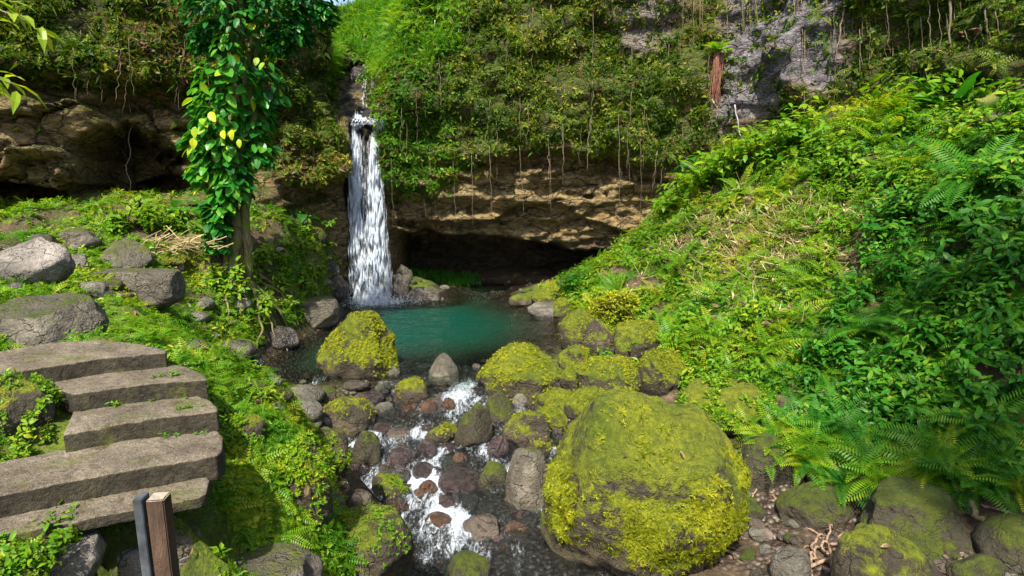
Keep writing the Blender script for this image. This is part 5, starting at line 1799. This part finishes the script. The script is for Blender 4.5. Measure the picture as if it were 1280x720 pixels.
# conspicuous single ferns
many(26, [(930, 545), (1080, 575), (1290, 590), (1290, 640), (1080, 625), (940, 600)], 'fern', FERN_DEEP[:2] + FERN_SUN, 'long-fronded fern spilling over the boulders at the lower right', 'fern', 'ferns spilling over the lower right boulders', .7, 1.15, .7, 't', .25, .3)
BIGF = tmesh('fern', t_fern(r0, 8, .9, 24, (.35, 1.0), (.7, 1.4), .40, .56), 'leaf_deep')
for u, v, s, lab in [(1180, 575, 1.0, 'big light green fern in front of the flat-faced boulder'), (1085, 425, 1.15, 'wide fern with bright fronds in the middle of the right bank'), (1240, 545, .9, 'yellow-green fern near the right edge above the boulders'),
                     (1050, 540, 1.0, 'fern with long leaning fronds above the olive mossy boulder'), (1215, 235, 1.2, 'dark feathery fern below the bird nest fern near the right edge'), (855, 345, 1.1, 'tall pale fern on the sunny slope above the bushy mound')]:
    put('fern', BIGF if u > 1000 else FERN_SUN[1], u, v, lab, 'fern', None, s * 1.35, .55, 't', .1, .35)

# bird's nest fern with strap leaves
def strap(r, L, W, el, bend):
    n = 9
    t = np.linspace(0, 1, n)
    e = el - bend * t
    x = np.concatenate([[0], np.cumsum(np.cos(e[:-1]) * L / (n - 1))])
    z = np.concatenate([[0], np.cumsum(np.sin(e[:-1]) * L / (n - 1))])
    w = W * np.sin(np.pi * (t * .9 + .07)) ** .6 * (1 + .08 * np.sin(t * 21 + r.uniform(0, 6)))
    V = np.concatenate([np.stack([x, w / 2, z + w * .16], -1), np.stack([x, 0 * x, z], -1), np.stack([x, -w / 2, z + w * .16], -1)])
    F = []
    for i in range(n - 1):
        for a in (0, n):
            F += [(a + i, a + n + i, a + n + i + 1), (a + i, a + n + i + 1, a + i + 1)]
    return V, np.array(F)


pp = []
for i in range(13):
    V, F = strap(r0, r0.uniform(.9, 1.5), r0.uniform(.18, .28), r0.uniform(.5, 1.25), r0.uniform(.2, 1.1))
    pp.append((orient(V, i * 6.283 / 13 + r0.normal(0, .2), 0), F, np.clip(r0.normal(.5, .1), 0, 1)))
put('nest_fern', tmesh('nest_fern', merge(pp), 'leaf_deep'), 1190, 142, 'large rosette of broad strap-shaped leaves near the top right, above the fallen log', 'nest fern', None, 1.05, .1, 't', .05)

# large-leaved herbs (single big leaves)
def big_leaf_plant(r, n, L, w, tint):
    pp = []
    for i in range(n):
        az, el = 6.283 * i / n + r.normal(0, .4), r.uniform(.7, 1.3)
        h = r.uniform(.3, .7) * L * 1.6
        tip = np.array([math.cos(az) * math.cos(el), math.sin(az) * math.cos(el), math.sin(el)]) * h
        V, F = tube(np.stack([tip * t for t in np.linspace(0, 1, 4)]), .008, 4, False)
        pp.append((V, F, .35))
        V, F = leaf_hi(L * r.uniform(.8, 1.1), L * w, .2, .3, True)
        pp.append((orient(V, az, r.uniform(-.6, .2), r.normal(0, .2)) + tip, F, np.clip(r.normal(tint, .1), 0, 1)))
    return merge(pp)


BLP = [tmesh('large_leaf_plant', big_leaf_plant(r0, 6, .34, .75, .45), 'leaf_deep') for _ in range(3)]
for i, (u, v, lab) in enumerate([(1135, 225, 'plant with a big heart-shaped leaf in the middle of the upper right slope'), (1070, 122, 'big-leaved plant standing against the cliff at the top of the right slope'), (985, 205, 'big-leaved plant at the left rim of the upper right slope'),
                                 (1235, 100, 'big-leaved plant behind the rosette near the right edge'), (860, 215, 'pale compound-leaved plant where the slope meets the cliff'), (235, 268, 'big-leaved plant below the left cave'), (380, 280, 'big-leaved plant on the bank beside the vine tree')]):
    put('large_leaf_plant', BLP[i % 3], u, v, lab, 'plant', None, 1.3, .2, 't', .1)

# bushy mound above the right shore
pp = []
for i in range(420):
    d = r0.normal(size=3)
    d /= np.linalg.norm(d)
    d[2] = abs(d[2])
    d = d * np.array([1.0, .9, .8]) * r0.uniform(.75, 1.0)
    T = t_sprig(r0, 6, .085, .55, .05)
    pp.append((orient(T[0], r0.uniform(0, 6.28), 0) + d * .85, T[1], np.clip(T[2] + .1 + .2 * d[2], 0, 1)))
    if i % 5 == 0:
        V, F = tube(np.stack([d * .85 * t for t in np.linspace(0, 1, 4)]), .012, 4, False)
        pp.append((V, F, -.1))
put('mossy_bush', tmesh('mossy_bush', merge(pp), 'moss_leaf'), 770, 398, 'round bright yellow-green bush on the rocks above the right shore', 'bush', None, 1.15, .0, 't', .02)
pp = []
for i in range(8):
    T = t_shrub(r0, 5, .8, .2, .5, 9, True, .35)
    pp.append((T[0] + np.array([r0.normal(0, .35), r0.normal(0, .3), 0]), T[1], T[2]))
put('leafy_bush', tmesh('leafy_bush', merge(pp), 'leaf_deep'), 712, 366, 'dark green bush overhanging the right shore of the pool', 'bush', None, .95, .0, 't', .02)

# ------------------------------------------------------------------ hanging roots and lianas on the cliff
def tmesh_tube(name, pts, r0_, r1_, mat, seg=5):
    V, F = tube(pts, np.linspace(r0_, r1_, len(pts)), seg)
    me = mesh_np(name, V - pts[0], F)
    me.materials.append(M[mat])
    return me


def liana(u, v0, v1, label, group, rad=.014, amp=.12, mat='root', out=.22, du=0):
    p, nn, d = hit(u, v0, 'c')
    a = np.array(p) + np.array([nn.x, nn.y, 0]) * out
    y = a[1]
    b = at_y(u + du, v1, y - .05)
    pts = wander(a + np.array([0, .1, .1]), b, 14, amp, 1.2, rng.uniform(0, 60))
    o = link('hanging_root', tmesh_tube('hanging_root', pts, rad, rad * .45, mat), None, None, tuple(pts[0]))
    thing(o, label, 'hanging root', group)


for i in range(46):
    u = rng.uniform(485, 860)
    v0 = rng.uniform(10, 190)
    L = rng.uniform(35, 120)
    liana(u, v0, min(v0 + L, 275), 'thin root hanging down the green cliff right of the waterfall', 'hanging roots right of the waterfall', rng.uniform(.006, .014), .10)
for i in range(16):
    u = rng.uniform(488, 830)
    v0 = np.interp(u, [480, 560, 640, 830], [215, 205, 185, 200]) + rng.uniform(-12, 4)
    liana(u, v0, v0 + rng.uniform(30, 95), 'thin root dangling in front of the ledge under the green brow', 'roots dangling before the ledge', rng.uniform(.006, .012), .08, 'root', .35)
for i in range(34):
    u = rng.uniform(1000, 1275)
    v0 = rng.uniform(-10, 60)
    liana(u, v0, min(v0 + rng.uniform(40, 110), 165), 'thin pale root hanging on the cliff above the right slope', 'hanging roots above the right slope', rng.uniform(.008, .018), .10, 'root')
for i in range(18):
    u = rng.uniform(40, 330)
    v0 = rng.uniform(20, 95)
    liana(u, v0, v0 + rng.uniform(30, 90), 'thin root hanging over the left cliff caves', 'hanging roots over the left caves', rng.uniform(.006, .011), .10)
for i in range(16):
    u = rng.uniform(850, 1000)
    v0 = rng.uniform(-5, 60)
    liana(u, v0, v0 + rng.uniform(50, 130), 'dark root hanging over the bare grey rock', 'hanging roots over the grey rock', rng.uniform(.008, .016), .10, 'bark')
liana(162, 128, 258, 'long pale crooked root hanging in front of the dark left cave', None, .022, .22, 'root', .3)
liana(140, 180, 205, 'short forked root beside the long crooked one at the left cave', None, .012, .2, 'root', .3, 22)
liana(690, 10, 62, 'dark thick root hanging near the top middle of the cliff', None, .03, .08, 'bark', .25)
liana(540, 30, 85, 'pale thin root hanging near the top of the cliff right of the cleft', None, .016, .05, 'root_pale', .3)
liana(892, 128, 196, 'pale grey root running down from the cliff palm, left of its pair', None, .035, .12, 'root_pale', .25, 40)
liana(918, 135, 196, 'pale grey root running down beside the cliff palm, right of its pair', None, .03, .12, 'root_pale', .25, 12)
liana(1062, 15, 78, 'thick reddish root slanting down the cliff above the right slope', None, .035, .1, 'root', .25, -18)
liana(1188, -5, 85, 'thick pale root hanging down near the top right', None, .04, .06, 'root', .25)

# plant perched on the cliff, with its skirt of dead fibres
p, nn, d = hit(894, 66, 'c')
org = np.array(p) + np.array(nn) * .35
palm = empty('cliff_palm', tuple(org), 'small palm-like plant with a shaggy reddish skirt, perched on the grey cliff', 'palm')
pp = []
for i in range(12):
    V, F = strap(r0, r0.uniform(.45, .75), r0.uniform(.16, .24), r0.uniform(.2, 1.0), r0.uniform(.6, 1.6))
    pp.append((orient(V, i * 6.283 / 12 + r0.normal(0, .2), 0), F, np.clip(r0.normal(.75, .12), 0, 1)))
link('leaves', tmesh('leaves', merge(pp), 'leaf_sun'), None, palm)
fib = []
for i in range(46):
    a = np.array([r0.normal(0, .09), r0.normal(0, .07), r0.uniform(-.15, .05)])
    q = wander(a, a + np.array([r0.normal(-.05, .08), r0.normal(0, .05), -r0.uniform(.7, 2.0)]), 8, .05, 1, r0.uniform(0, 60))
    fib.append(tube(q, np.linspace(.02, .006, 8), 4, False) + (0,))
V, F, _ = merge(fib)
link('fibre_skirt', mesh_np('fibre_skirt', V, F), M['fibre'], palm)

# orange and yellow withered fern under the brow
pp = []
for i in range(9):
    V, F, T = frond(r0, r0.uniform(.3, .6), r0.uniform(-.4, .7), 1.6, 9, .34, .5)
    pp.append((orient(V, i * .7 + r0.normal(0, .2), 0), F, np.full(len(V), 1.2 if i % 2 else .95)))
put('withered_fern', tmesh('withered_fern', merge(pp), 'leaf_olive'), 606, 214, 'withered orange and yellow fern under the green brow of the cliff', 'fern', None, 1.25, .8, 'c', .1, .1)
put('withered_fern', tmesh('withered_fern', merge(pp[:4]), 'leaf_olive'), 552, 240, 'small withered yellow fern on the ledge left of the orange one', 'fern', None, .8, .8, 'c', .1, .1)

# ------------------------------------------------------------------ vine-covered tree on the left bank
tb = at_y(300, 345, 15.4)
tp, tn, td = hit(300, 345, 't')
tb = np.array([tp.x, tp.y, tp.z])
YT = tb[1]
tree = empty('vine_tree', tuple(tb), 'tree trunk wrapped in glossy heart-shaped vine leaves, standing on roots on the left bank', 'tree')
parts = []
for k, (ub, ut, rb, dy) in enumerate([(292, 300, .17, 0), (308, 318, .13, .12), (284, 286, .08, -.15), (300, 330, .10, .2)]):
    a = at_y(ub, 352, YT + dy) + np.array([0, 0, -.15])
    a[2] = tb[2] - .2
    b = at_y(ut, -70, YT - .6 + dy)
    q = wander(a, b, 30, .30, 1.3, 3.0 + k)
    V, F = tube(q, np.linspace(rb, rb * .55, 30) * (1 + .15 * np.sin(np.arange(30) * 1.7)), 9)
    V = V + .025 * fbm(V * 5, 3)[:, None]
    parts.append((V - tb, F, 0))
V, F, _ = merge(parts)
link('trunk', mesh_np('trunk', V, F), M['bark'], tree)
# branches into the crown
parts = []
for k in range(9):
    a = at_y(rng.uniform(300, 322), rng.uniform(-40, 40), YT - .5)
    b = at_y(rng.uniform(230, 425), rng.uniform(-90, 40), YT - rng.uniform(-.6, 1.6))
    V, F = tube(wander(a, b, 9, .2, 1, k), np.linspace(.06, .015, 9), 6)
    parts.append((V - tb, F, 0))
V, F, _ = merge(parts)
link('branch', mesh_np('branch', V, F), M['bark'], tree)


def leaf_cloud(name, cen, rad, n, L, w, mat, tintmu, parent, origin, heart=True, shell=.55, yellow=0):
    base = [leaf_round(1.0, w, .18, .22), leaf_round(1.0, w * .85, .1, .35), leaf_round(1.0, w * 1.1, .25, .1)]
    temps = [(V, F, np.full(len(V), .5)) for V, F in base]
    k = rng.integers(0, len(cen), n)
    d = rng.normal(size=(n, 3))
    d /= np.linalg.norm(d, axis=1)[:, None]
    rr = rng.uniform(shell, 1, n) ** .8
    P = np.asarray(cen)[k] + d * np.asarray(rad)[k] * rr[:, None]
    out = d * np.array([1, 1, .2])
    X = out + np.array([0, 0, -.55]) + rng.normal(0, .45, (n, 3))        # blade direction: outward and drooping
    D = out * .6 + np.array([0, 0, .75]) + rng.normal(0, .28, (n, 3))    # blade face: up and outward
    tint = np.clip(rng.normal(tintmu - .5, .17, n), -.5, .32)
    return scatter(name, temps, P, D, L * rng.uniform(.65, 1.3, n), mat, parent=parent, origin=origin, tint=tint, spin=X, kind='stuff')


CC = []
for u, v, r_, dy in [(290, 228, 20, -.1), (276, 255, 15, -.1), (272, 280, 13, -.1), (288, 205, 27, 0), (280, 180, 30, -.1), (274, 150, 33, -.2), (280, 120, 34, -.2), (286, 92, 37, -.2), (302, 65, 40, -.2), (318, 150, 22, .2), (322, 190, 18, .2), (330, 110, 24, .2), (262, 215, 22, -.1), (250, 178, 16, -.1), (268, 303, 10, -.1)]:
    c = at_y(u, v, YT - .35 + dy)
    CC.append((c, r_ * YT / FPX))
cen = np.array([c for c, r_ in CC])
rad = np.array([(r_, r_ * .8, r_ * 1.05) for c, r_ in CC])
leaf_cloud('vine_leaves', cen, rad, 1400, .30, .62, 'leaf_vine', .5, tree, tb)
yl = [at_y(u, v, YT - 1.15) for u, v in [(262, 140), (250, 148), (256, 158), (278, 163), (290, 162), (242, 172), (299, 174), (330, 78), (322, 72), (244, 158)]]
base = [leaf_round(1.0, .66, .18, .3)]
scatter('yellow_leaves', [(V, F, np.full(len(V), .97)) for V, F in base], np.array(yl), np.array([[0, -.8, .5]] * len(yl)) + rng.normal(0, .2, (len(yl), 3)), .25 * rng.uniform(.8, 1.15, len(yl)), 'leaf_vine', parent=tree, origin=tb, tint=np.full(len(yl), .2), spin=np.array([[0, -.3, -1.0]] * len(yl)), kind=None)
CC = []
for u, v, r_, dy in [(300, 20, 46, -.5), (345, 2, 40, -.4), (385, -4, 28, -.3), (268, 10, 34, -.6), (330, -40, 60, -.5), (405, 16, 14, -.3), (372, 36, 15, -.2), (350, 52, 16, -.1), (256, 48, 18, -.3), (240, -40, 50, -.6), (420, -40, 30, -.4)]:
    c = at_y(u, v, YT - .3 + dy)
    CC.append((c, r_ * YT / FPX))
cen = np.array([c for c, r_ in CC])
rad = np.array([(r_, r_ * .9, r_ * .95) for c, r_ in CC])
leaf_cloud('crown', cen, rad, 2500, .21, .5, 'leaf_vine', .28, tree, tb, False, .3)

# roots spreading over the bank
RT = [[(300, 345), (318, 362), (340, 380), (352, 402), (368, 420)], [(308, 350), (330, 372), (345, 392), (360, 412), (372, 428)], [(296, 350), (302, 372), (306, 395)], [(290, 352), (296, 376), (300, 402)], [(312, 348), (345, 366), (362, 384), (370, 408)],
      [(304, 352), (322, 378), (332, 400), (338, 425)], [(315, 345), (352, 358), (375, 385)], [(286, 350), (280, 372), (284, 398)], [(310, 358), (320, 390), (322, 415), (316, 436)], [(318, 366), (336, 396), (350, 425), (358, 440)]]
parts = []
for k, ln in enumerate(RT):
    pts = []
    for u, v in ln:
        p, nn, d = hit(u, v, 't')
        pts.append(np.array(p) + np.array(nn) * (.05 + .05 * (k % 3)))
    pts = np.array(pts)
    t = np.linspace(0, 1, 18)
    kk = np.linspace(0, 1, len(pts))
    q = np.stack([np.interp(t, kk, pts[:, j]) for j in range(3)], -1)
    q += .08 * np.stack([fbm(np.stack([t * 5 + k * 9 + j * 31, t * 0, t * 0], -1), 3) for j in range(3)], -1)
    V, F = tube(q, np.linspace(.055, .018, 18), 6)
    r = link('root', mesh_np('root', V - tb, F), M['bark'], tree)

# sprays of leaves reaching into the top left corner
for nm, (ax, ay), L, lab in [('leafy_branch', [(-60, -10), (45, 30)], .55, 'sunlit leafy branch reaching in at the top left corner'), ('leafy_branch', [(-60, 80), (18, 105)], .5, 'sunlit leafy twig at the left edge, below the corner branch')]:
    a = at_y(ax[0], ax[1], 5.0)
    b = at_y(ay[0], ay[1], 4.7)
    br = empty(nm, tuple(a), lab, 'branch')
    q = wander(a, b, 9, .05, 1, 4)
    V, F = tube(q - a, np.linspace(.012, .004, 9), 5)
    link('twig', mesh_np('twig', V, F), M['root'], br)
    pp = []
    for i in range(16):
        c = q[min(8, 1 + i // 2)] - a
        V, F = leaf_hi(.24 * r0.uniform(.7, 1.15), .065, .2, .35)
        pp.append((orient(V, r0.uniform(-1.1, 1.1), r0.uniform(-.9, .3), r0.normal(0, .4)) + c + r0.normal(0, .03, 3), F, np.clip(r0.normal(.8, .08), 0, 1)))
    link('leaves', tmesh('leaves', merge(pp), 'leaf_sun'), None, br)

# ------------------------------------------------------------------ fallen wood, dead leaves
def log_on(px, r_a, r_b, mat, name, label, cat, n=16, amp=.05, lift=.6, seed=1.0, seg=8, tw=None, group=None):
    pts = []
    for u, v in px:
        p, nn, d = hit(u, v, tw or 't')
        pts.append(np.array(p) + np.array(nn) * r_a * lift)
    pts = np.array(pts)
    t = np.linspace(0, 1, n)
    kk = np.linspace(0, 1, len(pts))
    q = np.stack([np.interp(t, kk, pts[:, j]) for j in range(3)], -1)
    q += amp * np.stack([fbm(np.stack([t * 4 + seed * 9 + j * 31, t * 0, t * 0], -1), 3) for j in range(3)], -1)
    V, F = tube(q, np.linspace(r_a, r_b, n), seg)
    o = link(name, mesh_np(name, V - q[0], F), M[mat], None, tuple(q[0]))
    return thing(o, label, cat, group)


log_on([(1222, 142), (1285, 118)], .13, .16, 'bark', 'fallen_log', 'fallen trunk lying across the upper right slope at the picture edge', 'log', lift=2.2)
log_on([(1165, 158), (1250, 156)], .05, .04, 'bark', 'fallen_branch', 'dark branch lying below the fallen trunk on the upper right slope', 'branch', lift=3)
log_on([(146, 372), (196, 368)], .055, .045, 'root', 'fallen_branch', 'short pale branch lying in front of the long low slab on the left terrace', 'branch')
log_on([(236, 408), (282, 416)], .05, .03, 'bark', 'fallen_branch', 'dark root-like branch on the left bank beside the pale dead leaf', 'branch', amp=.12)
log_on([(922, 672), (932, 640), (948, 612)], .022, .012, 'twig', 'stick', 'thin pale stick leaning beside the huge boulder', 'stick', lift=3)
log_on([(968, 622), (1002, 655), (1024, 672), (1046, 700)], .022, .015, 'twig', 'stick', 'long thin stick lying on the gravel under the olive boulder', 'stick', lift=1.5, amp=.08)
log_on([(1070, 615), (1080, 650), (1100, 664)], .035, .02, 'root', 'dry_vine', 'rope-like dry vine lying between the olive boulder and the flat-faced boulder', 'vine', lift=1.2, amp=.15)
log_on([(1150, 545), (1190, 590), (1218, 640), (1230, 665)], .05, .04, 'bark', 'fallen_branch', 'dark branch leaning down the shaded bank to the gravel', 'branch', lift=4, amp=.1)
log_on([(1228, 634), (1285, 650)], .02, .015, 'twig', 'stick', 'thin stick lying near the right edge above the dark boulder', 'stick', lift=3)
log_on([(1180, 690), (1222, 716)], .03, .02, 'twig', 'stick', 'brown stick on the gravel below the flat-faced boulder', 'stick', lift=1.5)
for i, px in enumerate([[(1004, 726), (1016, 690), (1024, 672)], [(1012, 730), (1030, 700), (1048, 690), (1054, 672)], [(1030, 716), (1050, 704), (1060, 690)], [(1006, 712), (1034, 688), (1040, 668)], [(1022, 690), (1052, 712)]]):
    log_on(px, .03 - .003 * i, .014, 'twig', 'dry_branch', 'pinkish dry branch in the tangle on the gravel at the lower right', 'branch', lift=2 + i, amp=.12, seed=3 + i, group='tangle of dry branches')
log_on([(960, 305), (1010, 303), (1040, 290), (1075, 268)], .014, .01, 'straw', 'dry_vine', 'long orange dry stem arching over the sunlit slope', 'vine', lift=22, amp=.2)
log_on([(1035, 320), (1045, 285), (1052, 270)], .012, .008, 'straw', 'dry_vine', 'short upright dry stem crossing the long orange one', 'vine', lift=20, amp=.1)

# heap of dry palm straw on the terrace
p, nn, d = hit(222, 312, 't')
pp = []
for i in range(260):
    a = np.array([r0.normal(0, .55), r0.normal(0, .4), abs(r0.normal(.12, .12))])
    L = r0.uniform(.2, .6)
    b = a + orient(np.array([[L, 0, 0]]), r0.normal(.4, .9), r0.normal(0, .3))[0]
    V, F = tube(wander(a, b, 4, .04, 1, i), .011, 3, False)
    pp.append((V, F, r0.uniform(0, .9)))
o = link('straw_heap', tmesh('straw_heap', merge(pp), 'straw'), None, None, tuple(p))
thing(o, 'heap of dry brown palm straw on the left terrace before the vine tree', 'straw heap')

# dead leaves
dl = t_hang(r0, 1, .2, .45, .5, 1.0)
V, F = leaf_hi(.2, .085, .5, .1)
DLM = tmesh('dead_leaf', (V, F, np.full(len(V), 1.2)), 'straw')
for u, v, s, lab in [(283, 407, 1.5, 'pale dead leaf on the left bank near the dark root'), (848, 566, .8, 'pinkish curled dead leaf on top of the huge boulder'), (782, 572, .55, 'small orange dead leaf in the middle of the huge boulder'), (385, 604, .8, 'curled brown dead leaf on the fern bank'),
                     (1110, 684, .9, 'curled grey dead leaf between the flat-faced and the pale slanting boulder'), (328, 312, 1.6, 'pale dead leaf behind the vine tree'), (235, 690, .5, 'small yellowish dead leaf beside the post')]:
    best = None
    o_, d_ = Vector((0, 0, CAM_Z)), Vector(ray(u, v)).normalized()
    p, nn, dd = hit(u, v, 't')
    for lb, (ob, BV, BF) in BOULDERS.items():
        ub, vb = project(BV)
        if ub.min() < u < ub.max() and vb.min() < v < vb.max():
            bv = BVHTree.FromPolygons(BV.tolist(), BF.tolist())
            q = bv.ray_cast(o_, d_, dd)
            if q[0] is not None and q[3] < dd:
                p, nn, dd = q[0], q[1], q[3]
    o = bpy.data.objects.new('dead_leaf', DLM)
    COL.objects.link(o)
    o.location = p + nn * .05
    o.rotation_euler = (nn.to_track_quat('Z', 'Y') @ Matrix.Rotation(rng.uniform(0, 6), 3, 'Z').to_quaternion()).to_euler()
    o.scale = (s * (1.2 if p.y > 11 else .75),) * 3
    thing(o, lab, 'dead leaf')

for poly, n, lab, grp in [([(930, 640), (1060, 640), (1280, 690), (1280, 730), (900, 730)], 34, 'small brown fallen leaf on the gravel at the lower right', 'fallen leaves on the right gravel'),
                          ([(130, 340), (330, 350), (320, 440), (150, 420)], 16, 'small brown fallen leaf in the greenery beyond the steps', 'fallen leaves beyond the steps'),
                          ([(820, 290), (1000, 250), (1080, 380), (900, 440)], 24, 'pale fallen leaf caught in the plants of the sunlit slope', 'fallen leaves on the sunlit slope')]:
    for i in range(n):
        u, v = inside(poly)
        p, nn, dd = hit(u, v, 't')
        o = bpy.data.objects.new('dead_leaf', DLM)
        COL.objects.link(o)
        o.location = p + nn * (.03 if 'slope' not in grp else .22)
        o.rotation_euler = (nn.to_track_quat('Z', 'Y') @ Matrix.Rotation(rng.uniform(0, 6), 3, 'Z').to_quaternion() @ Matrix.Rotation(rng.normal(0, .4), 3, 'X').to_quaternion()).to_euler()
        o.scale = (rng.uniform(.35, .8) * (1.5 if p.y > 9 else 1),) * 3
        thing(o, lab, 'dead leaf', grp)

# ------------------------------------------------------------------ added tree out of view, its crown set to shade the right slope
for (bx, by), tgt, hgt, rad3, n, lab in [
        ((14.5, 3.0), (9.2, 8.6, 1.5), 12.0, (4.6, 3.4, 1.8), 3300, 'added tree out of view on the right bank, its crown shading the slope')]:
    cx, cy, cz = np.array(tgt) + np.array(SUN_DIR) / SUN_DIR.z * hgt
    gz = float(terrain_h(np.array([bx]), np.array([by]))[0])
    tr = empty('tree', (bx, by, gz - .2), lab, 'tree')
    og = np.array([bx, by, gz - .2])
    q = wander((0, 0, 0), np.array([cx, cy, cz]) - og - np.array([0, 0, 1.0]), 18, .7, .7, cx)
    V, F = tube(q, np.linspace(.30, .10, 18), 9)
    link('trunk', mesh_np('trunk', V, F), M['bark'], tr)
    cl = []
    for k in range(14):
        d = rng.normal(size=3)
        d /= np.linalg.norm(d)
        c = np.array([cx, cy, cz]) + d * np.array(rad3) * rng.uniform(.45, .95)
        V, F = tube(wander(q[12] , c - og, 8, .3, 1, k), np.linspace(.08, .02, 8), 5)
        link('branch', mesh_np('branch', V, F), M['bark'], tr)
        cl.append(c)
    cl = np.array(cl)
    rr = np.array([np.array([1.5, 1.3, .8]) * rng.uniform(.6, 1.1) * rad3[0] / 4.2 for _ in cl])
    leaf_cloud('crown', cl, rr, n, .32, .5, 'leaf_deep', .5, tr, og, False, .1)

# ------------------------------------------------------------------ light, sky, camera
sun = bpy.data.lights.new('sun', 'SUN')
sun.energy = 4.6
sun.angle = math.radians(1.2)
sun.color = (1.0, 0.93, 0.78)
so = bpy.data.objects.new('sun', sun)
COL.objects.link(so)
so.location = (10, -14, 30)
so.rotation_euler = SUN_DIR.to_track_quat('Z', 'Y').to_euler()
w = bpy.data.worlds.new('World')
sc.world = w
w.use_nodes = True
nt = w.node_tree
nt.nodes.clear()
sky = nt.nodes.new('ShaderNodeTexSky')
sky.sky_type = 'NISHITA'
sky.sun_disc = False
sky.sun_elevation = math.asin(SUN_DIR.z)
sky.sun_rotation = math.atan2(SUN_DIR.x, SUN_DIR.y)
sky.air_density = 1.0
sky.dust_density = 2.5
bg = nt.nodes.new('ShaderNodeBackground')
bg.inputs['Strength'].default_value = 0.13
wo = nt.nodes.new('ShaderNodeOutputWorld')
nt.links.new(sky.outputs[0], bg.inputs['Color'])
nt.links.new(bg.outputs[0], wo.inputs['Surface'])

cam = bpy.data.cameras.new('camera')
cam.sensor_width = 36
cam.lens = 36 * FPX / 1280
cam.clip_end = 500
cam.clip_start = 0.05
co = bpy.data.objects.new('camera', cam)
COL.objects.link(co)
co.location = (0, 0, CAM_Z)
co.rotation_euler = (math.pi / 2 - PITCH, 0, 0)
sc.camera = co

sc.view_settings.view_transform = 'Standard'
sc.view_settings.look = 'None'
sc.view_settings.gamma = 1
sc.view_settings.use_curve_mapping = False
sc.view_settings.exposure = 1.28
sc.cycles.max_bounces = 8
sc.cycles.transparent_max_bounces = 12
sc.cycles.diffuse_bounces = 4
sc.cycles.use_denoising = True
